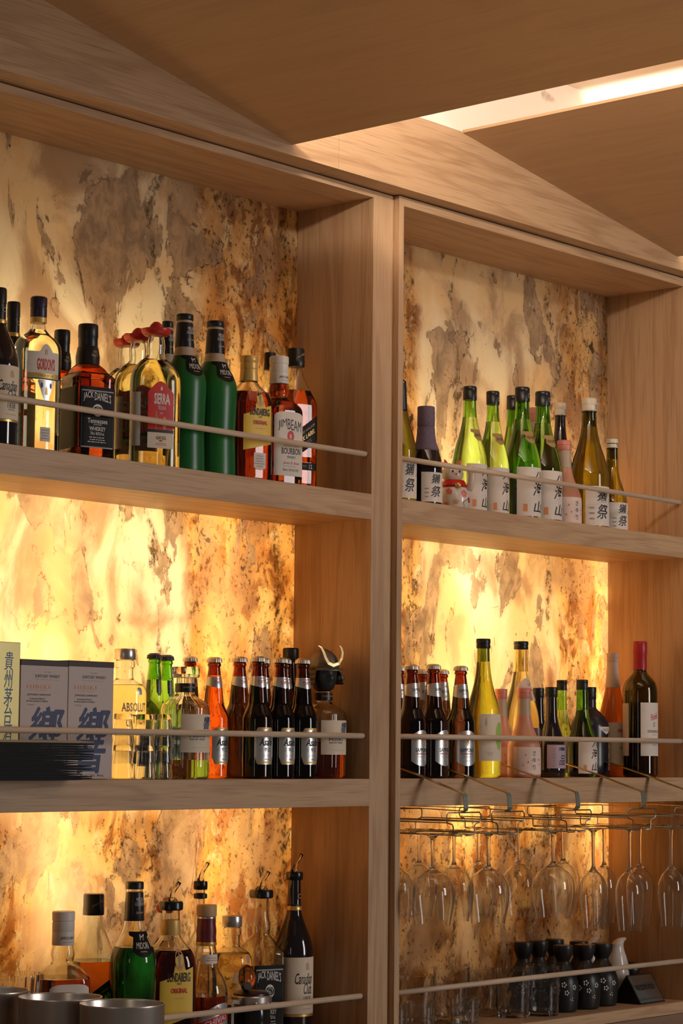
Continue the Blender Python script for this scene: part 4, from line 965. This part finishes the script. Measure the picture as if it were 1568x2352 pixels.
# ---- stacked shot glasses (upside down)
def open_glass(rows_out, wall, base, seg=40, rip=None, mat=None, name='glass', z0=0.0):
    """Outer and inner wall in one closed mesh, opening at the top."""
    bm = bmesh.new(); ro = [(z, r, 2.0) for z, r in rows_out]
    inn = [(max(z, z0 + base), max(r - wall, .001), 2.0) for z, r in rows_out]
    inn = [q for i, q in enumerate(inn) if i == len(inn) - 1 or inn[i + 1][0] > q[0] + 1e-6]
    revolve(bm, ro, seg, cap1=False, ripple=rip); n0 = len(bm.verts)
    revolve(bm, inn, seg, inside=True, cap1=False); bm.verts.ensure_lookup_table()
    o1 = n0 - seg; i1 = len(bm.verts) - seg
    for j in range(seg):
        k = (j + 1) % seg; bm.faces.new((bm.verts[o1 + j], bm.verts[o1 + k], bm.verts[i1 + k], bm.verts[i1 + j]))
    return finish_mesh(name, bm, mat or stemware, None, 40)


shot = open_glass([(0, .0150), (.0015, .0162), (.012, .0168), (.058, .0222), (.060, .0218)], .0016, .010, name='shot_glass')
first = [shot]
GS = 'shot glasses stacked upside down'
k_ = 0
for px, Y, n, nm in ((280, .082, 3, 'left stack of upturned shot glasses, in front of the yellow vodka'), (330, .040, 2, 'low front middle stack of upturned shot glasses'), (332, .094, 3, 'rear stack of upturned shot glasses before the green beers'), (370, .047, 3, 'right stack of upturned shot glasses beside the squat decanter')):
    b = at(px, 1770, y=Y)
    for j in range(n):
        o = first.pop() if first else shot.copy()
        if o.name not in COL.objects: COL.objects.link(o)
        o.location = (b.x, Y, .0606 + j * .028); o.rotation_euler = (pi, 0, k_); k_ += 1
        tag(o, ('bottom glass' if j == 0 else ('top glass' if j == n - 1 else 'middle glass')) + ' of the ' + nm, 'shot glass', GS)

# ---- samurai helmet on the amber whisky bottle
hl = hb.location; hz = at(738, 1558, y=hl.y).z * .8625 + .0055
K = empty('samurai_helmet', 'small dark samurai helmet with golden horns sitting on the amber whisky bottle', 'ornament', (hl.x, hl.y, hz - .0))
K.rotation_euler = (0, 0, radians(-14))
bronze = simple('dark_bronze', (.16, .14, .11), .45, .55, noise=.3)
rows = [(z, r, 2.0) for z, r, _ in smooth_prof([(.040, .0285), (.044, .0300), (.052, .0290), (.064, .0240), (.074, .0150), (.079, .0050), (.0795, .0015)], 3)]
lathe_obj('dome', rows, bronze, K, 64, ripple=lambda th, z: 1 + .022 * abs(sin(8 * th)))
rows = [(.010, .0385), (.0105, .0395), (.020, .0350), (.0205, .0372), (.029, .0325), (.0295, .0345), (.039, .0290), (.0395, .0310), (.042, .0285)]
bm = bmesh.new(); seg = 64; R_ = []
for z, r in rows:
    R_.append([bm.verts.new((sin(th) * r * (1 if abs(th - 0) > .0 else 1), -cos(th) * r, z)) for th in [radians(62) + radians(236) * j / seg for j in range(seg + 1)]])
for a, b in zip(R_, R_[1:]):
    for j in range(seg): bm.faces.new((a[j], a[j + 1], b[j + 1], b[j]))
bmesh.ops.solidify(bm, geom=bm.faces[:], thickness=.0012); bm_link('neck_guard', bm, bronze, K, False)
bm = bmesh.new(); revolve(bm, [(z, r, 2.2) for z, r, _ in smooth_prof([(-.004, .012), (0, .018), (.012, .0225), (.026, .0250), (.040, .0250)], 3)], 40)
for v in bm.verts:      # the masked face
    th = math.atan2(v.co.x, -v.co.y); f = math.exp(-(th / .22) ** 2)
    v.co.y -= f * .007 * math.exp(-((v.co.z - .020) / .006) ** 2) + math.exp(-(th / .5) ** 2) * .004 * math.exp(-((v.co.z - .008) / .004) ** 2)
    v.co.y += .004 * math.exp(-((abs(th) - .42) / .16) ** 2) * math.exp(-((v.co.z - .026) / .004) ** 2)
finish_mesh('face_mask', bm, simple('black_iron', (.05, .048, .045), .42, .5), K, 60)
bm = bmesh.new(); A = []
for j in range(17):
    th = radians(-60 + 120 * j / 16)
    A.append([bm.verts.new((sin(th) * r, -cos(th) * r, z)) for r, z in ((.028, .043), (.041, .037), (.041, .0355), (.028, .0405))])
for a, b in zip(A, A[1:]):
    for q in range(4): bm.faces.new((a[q], a[(q + 1) % 4], b[(q + 1) % 4], b[q]))
bm.faces.new(A[0][::-1]); bm.faces.new(A[-1]); bm_link('visor', bm, bronze, K)
bm = bmesh.new(); P_ = [(-.040, .083, .0015), (-.033, .080, .0035), (-.026, .071, .005), (-.020, .060, .0055), (-.012, .050, .006), (0, .046, .0065), (.012, .050, .006), (.018, .060, .0055), (.019, .071, .005), (.015, .080, .0035), (.010, .085, .0015)]
A = []
for i, (x, z, wd) in enumerate(P_):
    a = P_[max(0, i - 1)]; b = P_[min(len(P_) - 1, i + 1)]; d = Vector((b[0] - a[0], 0, b[1] - a[1])).normalized(); nn = Vector((-d.z, 0, d.x)) * wd * .5
    y = -.033 - .006 * (z - .046) / .04
    A.append([bm.verts.new(Vector((x, y + dy, z)) + nn * s_) for s_, dy in ((-1, 0), (1, 0), (1, .0014), (-1, .0014))])
for a, b in zip(A, A[1:]):
    for q in range(4): bm.faces.new((a[q], a[(q + 1) % 4], b[(q + 1) % 4], b[q]))
bm.faces.new(A[0][::-1]); bm.faces.new(A[-1]); bm_link('horns', bm, simple('pale_gold', (.66, .48, .22), .35, .6), K)
lathe_obj('side_knot', [(.016, .004, 2.), (.020, .009, 2.), (.026, .010, 2.), (.032, .005, 2.)], bronze, K, 20).location = (.034, -.006, 0)

# ---- lucky cat figurine on the upper right shelf
cl = at(1042, 1130, y=.062)
Cc = empty('cat_figurine', 'small white beckoning cat figurine with red ears and flower paintings', 'figurine', (cl.x, .062, .5572), radians(-30))
s_ = 1 / 1.0
bm = bmesh.new(); revolve(bm, [(z, r, 2.0) for z, r, _ in smooth_prof([(0, .022), (.003, .028), (.020, .0335), (.040, .031), (.056, .024), (.064, .019)], 3)], 40); body = finish_mesh('body', bm, white_ceramic, Cc)
bm = bmesh.new(); bmesh.ops.create_uvsphere(bm, u_segments=32, v_segments=20, radius=.0235)
for v in bm.verts: v.co.z *= .86; v.co.y *= .9; v.co += Vector((-.004, -.002, .079))
finish_mesh('head', bm, white_ceramic, Cc)
for sx in (-1, 1):
    bm = bmesh.new(); bmesh.ops.create_cone(bm, segments=16, radius1=.0085, radius2=.001, depth=.019, cap_ends=True)
    bmesh.ops.transform(bm, matrix=Matrix.Translation((-.004 + sx * .0145, -.001, .101)) @ Matrix.Rotation(sx * .35, 4, 'Y'), verts=bm.verts); bm_link('ear', bm, simple('pink_glaze', (.68, .12, .12), .3), Cc, True)
bm = bmesh.new(); tube(bm, [(.028, -.012, .045), (.033, -.017, .062), (.032, -.021, .082), (.027, -.022, .094)], .0075, 14); bm_link('raised_paw', bm, white_ceramic, Cc, True)
bm = bmesh.new(); revolve(bm, [(.050, .0270, 2.), (.054, .0285, 2.), (.063, .0240, 2.), (.066, .021, 2.)], 36); finish_mesh('red_bib', bm, simple('red_glaze', (.55, .02, .015), .25), Cc)
bm = bmesh.new(); bmesh.ops.create_uvsphere(bm, u_segments=16, v_segments=10, radius=.0065)
for v in bm.verts: v.co += Vector((-.002, -.029, .053))
bm_link('bell', bm, gold, Cc, True)
its = []
for u, v, r, ink in ((-.022, .040, .013, 'pink'), (.012, .036, .015, 'pink'), (-.008, .018, .012, 'tan'), (.030, .024, .013, 'red'), (-.030, .012, .010, 'orange')):
    for k in range(5): its.append(('#disc', u + r * .33 * sin(k * 1.257), v + r * .33 * cos(k * 1.257), r * .45, r * .45, ink))
its += [('orect', .022, .014, .022, .020, 'black', {'th': .05, 'rot': .4}), ('#disc', -.012, .083, .004, .005, 'black'), ('#disc', .004, .083, .004, .005, 'black'), ('#disc', -.004, .077, .004, .003, 'red')]


def catmap(u, v, e):
    if v > .068: return Vector((u, -.0245 * (1 - ((u + .004) / .03) ** 2) ** .5 if abs(u) < .02 else -.015, v))
    r = at_z([(0, .022, 2), (.003, .028, 2), (.020, .0335, 2), (.040, .031, 2), (.056, .024, 2)], v)[1] + .0009; return Vector((sin(u / r) * r, -cos(u / r) * r, v))


draw(its, catmap, .004, body, 'painting')

# ---- glass racks clipped over the middle shelf of the right cabinet
GR = 'metal racks for hanging stemware'
rack = None; RX = [(.149, 'first wire glass rack from the cabinet post'), (.293, 'second wire glass rack from the cabinet post'), (.530, 'third wire glass rack, middle of the row'), (.776, 'fourth wire glass rack, right of the middle'), (.960, 'last wire glass rack by the right picture edge')]


def make_rack():
    r = bpy.data.objects.new('stemware_rack', None); COL.objects.link(r)
    bm = bmesh.new(); tube(bm, [(0, .10, .034), (0, .088, .0325), (0, -.014, .0045), (0, -.060, -.0105), (0, -.116, -.0265)], 0, flat=(.0065, .0008, (1, 0, 0))); bm_link('top_arm', bm, brass, r)
    bm = bmesh.new(); tube(bm, [(0, -.1155, -.0265), (0, -.1195, -.0285), (0, -.1215, -.034), (0, -.1235, -.056), (0, -.122, -.0605), (0, -.116, -.0625)], 0, flat=(.0065, .0009, (1, 0, 0))); bm_link('front_clip', bm, simple('grey_green_steel', (.40, .42, .36), .35, .9), r)
    bm = bmesh.new(); tube(bm, [(0, -.1155, -.0618), (0, -.03, -.0590), (0, .15, -.0590)], 0, flat=(.0065, .0008, (1, 0, 0))); bm_link('lower_arm', bm, brass, r)
    pts = [(-.006, -.1095), (-.030, -.1095), (-.034, -.106), (-.0345, -.091), (-.038, -.087), (-.050, -.085), (-.0545, -.080), (-.0545, -.069), (-.050, -.0645)]
    full = pts + [(-x, z) for x, z in pts[::-1]]
    for y in (-.1185, .148):
        bm = bmesh.new(); tube(bm, [(x, y, z) for x, z in full], .0014, 8); bm_link('wire_frame', bm, wire_metal, r, True)
    for x, z in ((-.0335, -.1080), (.0335, -.1080), (-.052, -.0835), (.052, -.0835)):
        bm = bmesh.new(); tube(bm, [(x, -.1185, z), (x, .148, z)], .0014, 8); bm_link('rail', bm, wire_metal, r, True)
    return r


for i, (x, lb) in enumerate(RX):
    o = make_rack() if i == 0 else copy_tree(rack)
    if i == 0: rack = o
    o.location = (x, 0, 0); tag(o, lb, 'rack', GR)


# ---- hanging stemware, foot up
def make_stem(kind):
    r = bpy.data.objects.new('wine_glass', None); COL.objects.link(r)
    Rb, Hb, Hs, rr = (.043, .118, .080, .034) if kind == 'wine' else (.0325, .135, .100, .0255)
    # z = 0 foot underside (up), glass extends to -z ; built mouth up then turned over
    Rf = .036; foot = [(0, Rf * .98), (.0012, Rf), (.003, Rf * .7), (.006, .012), (.012, .0052), (.03, .0036), (Hs - .012, .0036), (Hs - .004, .0060), (Hs, .0095)]
    bm = bmesh.new(); revolve(bm, [(z, q, 2.0) for z, q in foot], 40); ft = finish_mesh('stem', bm, stemware, r, 30)
    prof = [(Hs, .0095), (Hs + .004, Rb * .40), (Hs + .016, Rb * .74), (Hs + .034, Rb * .95), (Hs + .052, Rb), (Hs + .075, Rb * .96), (Hs + Hb, rr)]
    sp = smooth_prof(prof, 5); w = .0010
    outer = [(z, q) for z, q, _ in sp]
    bm = bmesh.new(); seg = 48
    revolve(bm, [(z, q, 2.0) for z, q in outer], seg, cap1=False); n0 = len(bm.verts)
    inn = [(max(z + (.0035 if i < 4 else 0), Hs + .004), max(q - w, .001), 2.0) for i, (z, q) in enumerate(outer)]
    inn = [q for i, q in enumerate(inn) if i == len(inn) - 1 or inn[i + 1][0] > q[0] + 1e-5]
    revolve(bm, inn, seg, inside=True, cap1=False); bm.verts.ensure_lookup_table(); i1 = len(bm.verts) - seg; o1 = n0 - seg
    for j in range(seg):
        k = (j + 1) % seg; bm.faces.new((bm.verts[o1 + j], bm.verts[o1 + k], bm.verts[i1 + k], bm.verts[i1 + j]))
    bl = finish_mesh('bowl', bm, stemware, r, 30)
    for o in (ft, bl): o.parent = r
    return r, Hs + Hb, Rb


GW = 'wine glasses hanging upside down from the racks'
MG = {}
ZF_ = -.1068
for i, (px, Y, half, rim, kind, lb) in enumerate([
        (905, .055, 46, 2114, 'wine', 'hanging wine glass half hidden by the cabinet post'), (962, .130, 40, 2106, 'wine', 'rear hanging wine glass nearest the cabinet post'),
        (993, -.055, 52, 2127, 'wine', 'first full hanging wine glass right of the cabinet post'), (1042, .055, 44, 2117, 'wine', 'hanging wine glass behind, between the two large front ones'),
        (1098, .125, 40, 2108, 'wine', 'rearmost hanging wine glass behind the second large one'), (1121, -.055, 49, 2123, 'wine', 'second large hanging wine glass of the front row'),
        (1191, .045, 40, 2106, 'wine', 'hanging wine glass in the second row left of the third large one'), (1270, -.050, 49, 2111, 'wine', 'third large hanging wine glass of the front row'),
        (1293, .115, 38, 2100, 'flute', 'slim hanging glass behind the third large wine glass'), (1362, -.050, 32, 2135, 'flute', 'slim hanging glass before the bright edge of the stone'),
        (1387, .060, 30, 2121, 'flute', 'slim hanging glass behind, overlapping the bright stone edge'), (1446, -.050, 33, 2141, 'flute', 'slim hanging glass in front against the wooden side'),
        (1469, .045, 32, 2127, 'flute', 'slim hanging glass behind the one against the wooden side'), (1541, -.045, 31, 2130, 'flute', 'slim hanging glass at the right picture edge')]):
    b = at(px, 2050, y=Y); zr = at(px, rim, y=Y).z; R_ = half / ppm(b)
    if kind not in MG:
        o, Ht, Rb = make_stem(kind); MG[kind] = (o, Ht, Rb)
    else:
        o = copy_tree(MG[kind][0])
    _, Ht, Rb = MG[kind]
    o.name = 'wine_glass' if kind == 'wine' else 'champagne_glass'
    s1 = R_ / Rb; o.location = (b.x, Y, ZF_ + .0015); o.rotation_euler = (pi, 0, 0); o.scale = (s1, s1, (ZF_ - zr) / Ht); tag(o, lb, 'glass', GW)

# ---- bottom shelf of the right cabinet
rip_cut = lambda th, z: 1 + .022 * (abs(sin(7 * th + z * 95)) * abs(sin(7 * th - z * 95)))


def tumbler(H, R, cut):
    rows = [(H * k / 16, R * (.93 + .07 * min(1, k / 16 * 1.4))) for k in range(17)]
    return open_glass(rows, .0024, .010, 84 if cut else 48, rip_cut if cut else None, name='tumbler')


GT = 'clear tumblers on the bottom right shelf'
tA = tumbler(.098, .039, True); tB = tumbler(.075, .031, False); used = {}
for px, Y, ytop, half, kind, lb in [
        (957, .120, 2240, 40, 'A', 'cut glass tumbler at the back beside the cabinet post'), (1036, .125, 2222, 41, 'A', 'second cut glass tumbler from the post in the back row'),
        (1107, .130, 2226, 36, 'A', 'third cut glass tumbler from the post in the back row'), (1180, .075, 2223, 39, 'A', 'cut glass tumbler with star cuts left of the black carafes'),
        (1246, .050, 2217, 39, 'A', 'cut glass tumbler directly before the leftmost black carafes'), (968, .055, 2301, 31, 'B', 'plain low tumbler in front, right one of the pair by the post'),
        (906, .055, 2305, 31, 'B', 'plain low tumbler in front, half hidden by the post'), (1068, .055, 2290, 34, 'A2', 'cut tumbler in front before the second back one')]:
    Y, dx_ = PLACE.get((kind, px), (Y, 0)); LOG.append((kind, px, Y, half / ppm(at(px, 2300, y=Y)), 0, 1, 2, T3, 2300, half)); px += dx_
    b = at(px, 2300, y=Y); src = tB if kind == 'B' else tA
    if src.name not in used: o = src; used[src.name] = 1
    else: o = src.copy(); COL.objects.link(o)
    zt = at(px, ytop, y=Y).z; H0, R0 = (.075, .031) if kind == 'B' else (.098, .039)
    s1 = half / ppm(b) / R0; o.scale = (s1, s1, (zt - T3) / H0); o.location = (b.x, Y, zt if 0 else T3 + .0008)
    o.rotation_euler = (0, 0, px * .01); tag(o, lb, 'tumbler', GT)


def flower(u, v, r, q=5, asp=4.1):
    return [('#disc', u + r * sin(k * 2 * pi / q + .3), v + r * cos(k * 2 * pi / q + .3) / asp, r * .75, r * .95 / asp, 'white') for k in range(q)]


T['tokkuri'] = dict(prof=[(0, .80), (.01, .88), (.12, .96), (.30, 1), (.45, .97), (.58, .80), (.68, .56), (.735, .44), (.76, .42), (.79, .48), (.86, .60), (.93, .66), (.975, .67), (.99, .65), (.992, .60), (.965, .52), (.93, .35)][:14], opaque=1, glass=black_ceramic,
                    caps=[('mouth', [(.985, .63), (.99, .66), (1.0, .655), (1.002, .60)], black_ceramic)],
                    labels=[('flower_painting', 0, 0, 0, None, flower(-.30, .42, .13) + flower(-.12, .30, .12) + flower(-.75, .34, .13) + flower(.25, .20, .09, 3) + flower(.45, .38, .12) + flower(-.9, .2, .1, 3), {})])
GK = 'black ceramic sake carafes'
for px, Y, yt, half, lb in [(1201, .150, 2165, 33, 'leftmost black sake carafe, at the back above the tumblers'), (1237, .125, 2162, 33, 'second black sake carafe from the left'),
                            (1273, .160, 2158, 32, 'rearmost black sake carafe, its mouth tallest in the group'), (1293, .060, 2172, 35, 'front left black sake carafe with white flowers'),
                            (1329, .160, 2163, 32, 'black sake carafe behind, between the front left and front middle ones'), (1343, .062, 2170, 36, 'front middle black sake carafe with white flowers'),
                            (1382, .072, 2167, 37, 'front right black sake carafe with white flowers beside the white pitcher')]:
    bottle('tokkuri', 'sake_carafe', lb, px, yt, half, Y, T3, -34, GK, cat='carafe', cy=2290)


# white bird-beaked pitchers
def pitcher(px, Y, ytop, lb):
    Y, dx_ = PLACE.get(('pitcher', px), (Y, 0)); LOG.append(('pitcher', px, Y, .031, 0, 1, 2, T3, 2290, 30)); px += dx_
    b = at(px, 2290, y=Y); H = at(px, ytop, y=Y).z - T3
    r = empty('ceramic_pitcher', lb, 'pitcher', (b.x, Y, T3 + .0008)); k = H / .15
    bm = bmesh.new(); revolve(bm, [(z * k, q, 2.0) for z, q, _ in smooth_prof([(0, .022), (.004, .025), (.04, .030), (.08, .029), (.11, .022), (.130, .0165), (.140, .016)], 4)], 40); finish_mesh('body', bm, white_ceramic, r)
    bm = bmesh.new(); A = []
    for (x, z, rx, rz) in ((-.014, .122, .008, .016), (.0, .134, .0155, .016), (.012, .143, .012, .012), (.024, .149, .008, .007), (.036, .152, .0055, .004), (.043, .150, .002, .002)):
        A.append([bm.verts.new((x * k, cos(t) * rx, (z + sin(t) * rz) * k)) for t in [2 * pi * j / 20 for j in range(20)]])
    for a, c in zip(A, A[1:]):
        for j in range(20): bm.faces.new((a[j], a[(j + 1) % 20], c[(j + 1) % 20], c[j]))
    bm.faces.new(A[0][::-1]); bm.faces.new(A[-1]); bm_link('spout', bm, white_ceramic, r, True)
    return r


pitcher(1407, .130, 2160, 'white ceramic pitcher with beak spout right of the black carafes')
pitcher(1352, .172, 2158, 'white ceramic pitcher almost hidden behind the black carafes')

# dark pots with a pale box, behind the table sign
b = at(1446, 2270, y=.108)
pot = empty('lidded_pot', 'low black pot with wide dark lid behind the reserved sign', 'pot', (b.x, .108, T3 + .045))
pot.scale = (.76, .76, .9)
lathe_obj('pot_body', [(0, .020, 2.), (.004, .026, 2.), (.020, .030, 2.), (.022, .030, 2.)], black_ceramic, pot, 40)
lathe_obj('lid', [(.0225, .031, 2.), (.024, .036, 2.), (.032, .034, 2.), (.040, .022, 2.), (.043, .008, 2.)], simple('dark_brown_glaze', (.035, .022, .015), .35), pot, 40)
tag(box_obj('small_box', b.x - .023, b.x + .023, .084, .132, T3 + .0006, T3 + .0444, beige_paper), 'small beige box under the black pot', 'box')

# reserved table sign
sg = empty('table_sign', 'black tent sign with silver front reading RESERVED', 'sign', (.968, .014, T3 + .0006))
L_, dp, hh = .100, .078, .062
bm = bmesh.new(); V = [bm.verts.new(v) for v in ((0, 0, 0), (0, dp, 0), (0, dp / 2, hh), (L_, 0, 0), (L_, dp, 0), (L_, dp / 2, hh))]
for f in ((0, 2, 1), (3, 4, 5), (0, 1, 4, 3), (0, 3, 5, 2), (1, 2, 5, 4)): bm.faces.new([V[i] for i in f])
bm_link('sign_body', bm, black_plastic, sg)
nrm = Vector((0, -hh, dp / 2)).normalized(); up_ = Vector((0, dp / 2, hh)); ul = up_.length; up_.normalize()
sp_ = lambda u, v, e: Vector((u, 0, 0)) + up_ * v + nrm * e
bm = bmesh.new(); bm.faces.new([bm.verts.new(sp_(u, v, .0006)) for u, v in ((.003, .003), (L_ - .003, .003), (L_ - .003, ul - .003), (.003, ul - .003))])
pl_ = bm_link('silver_plate', bm, simple('silver_plate', (.55, .56, .52), .18, .95), sg, normals=False)
draw([('"RESERVED', L_ / 2, .040, L_ * .74, .0125, 'black', {'b': .018}), ('#rect', L_ / 2, .0105, L_ * .9, .0008, 'black'), ('#rect', L_ / 2, .0135, L_ * .9, .0004, 'black')], lambda u, v, e: sp_(u, v, .001 + e), 9, pl_)

# ---- left cabinet, bottom: jug, ribbed glass bowl, steel canisters on the counter
b = at(577, 2300, y=.062); zt = at(577, 2286, y=.062).z
jug = empty('coffee_jug', 'black jug with riveted silver collar and amber knob on the bottom left shelf', 'jug', (b.x, .062, T3 + .0006), radians(-20)); hj = zt - T3
lathe_obj('body', [(0, .034, 2.), (.003, .036, 2.), (hj - .03, .036, 2.), (hj - .024, .035, 2.)], simple('smoked_black', (.012, .011, .012), .12), jug, 48)
cr = lathe_obj('collar', [(hj - .0245, .0365, 2.), (hj - .023, .0378, 2.), (hj - .002, .0378, 2.), (hj, .036, 2.)], silver, jug, 48)
lathe_obj('lid', [(hj, .034, 2.), (hj + .004, .033, 2.), (hj + .008, .026, 2.), (hj + .010, .010, 2.)], black_plastic, jug, 48)
for a_ in (-.25, .45):
    bm = bmesh.new(); bmesh.ops.create_uvsphere(bm, u_segments=14, v_segments=8, radius=.0028)
    for v in bm.verts: v.co += Vector((sin(a_) * .0382, -cos(a_) * .0382, hj - .0125))
    bm_link('rivet', bm, silver, cr, True)
bm = bmesh.new(); tube(bm, [(-.034, -.010, hj - .012), (-.050, -.016, hj - .008), (-.054, -.017, hj - .014), (-.054, -.017, .03)], 0, flat=(.0085, .0035, (.35, -.93, 0))); bm_link('handle', bm, simple('satin_handle', (.50, .46, .42), .3, .85), jug)
bm = bmesh.new(); bmesh.ops.create_uvsphere(bm, u_segments=28, v_segments=18, radius=.0165)
for v in bm.verts: v.co.z *= 1.45; v.co = Matrix.Rotation(-.25, 3, 'X') @ v.co + Vector((-.012, -.004, hj + .033))
kn = bm_link('amber_knob', bm, glass('amber_knob', (.62, .22, .03)), jug, True)
bm = bmesh.new(); bmesh.ops.create_cone(bm, segments=24, radius1=.009, radius2=.008, depth=.010, cap_ends=True)
bmesh.ops.transform(bm, matrix=Matrix.Translation((-.020, -.019, hj + .018)) @ Matrix.Rotation(1.2, 4, 'X'), verts=bm.verts); bm_link('knob_cap', bm, black_plastic, kn)

b = at(25, 2300, y=.125)
bowl = open_glass([(0, .022), (.003, .026), (.03, .042), (.06, .052), (.072, .0545), (.0735, .054)], .003, .006, 96, lambda th, z: 1 + .018 * sin(24 * th), name='glass_bowl')
sc = (at(10, 2240, y=.112).z - T3) / .0735
bowl.scale = (1.0, 1.0, sc); lay(bowl, 'ribbed clear glass bowl behind the steel canisters at the left edge', 'bowl', (b.x, .125, T3 + .0006))

GC = 'brushed steel canisters on the counter'
can = None
for i, (px, yr, Y, half, lb) in enumerate([(281, 2301, -.45, 97, 'rightmost and nearest brushed steel canister on the counter'), (139, 2286, -.31, 95, 'middle brushed steel canister on the counter'), (-26, 2271, -.17, 92, 'steel canister cut off by the left picture edge')]):
    b = at(px, yr, y=Y); H = b.z + .532; R_ = half / ppm(b)
    if can is None:
        rows = [(0, R_ * .97), (.004, R_), (H - .004, R_), (H - .002, R_ * 1.012), (H, R_ * 1.008)]
        can = open_glass(rows, .0016, .003, 72, mat=steel, name='steel_canister'); o = can; R0, H0 = R_, H
    else: o = can.copy(); COL.objects.link(o)
    o.scale = (R_ / R0, R_ / R0, H / H0); lay(o, lb, 'canister', (b.x, Y, -.5338), group=GC)
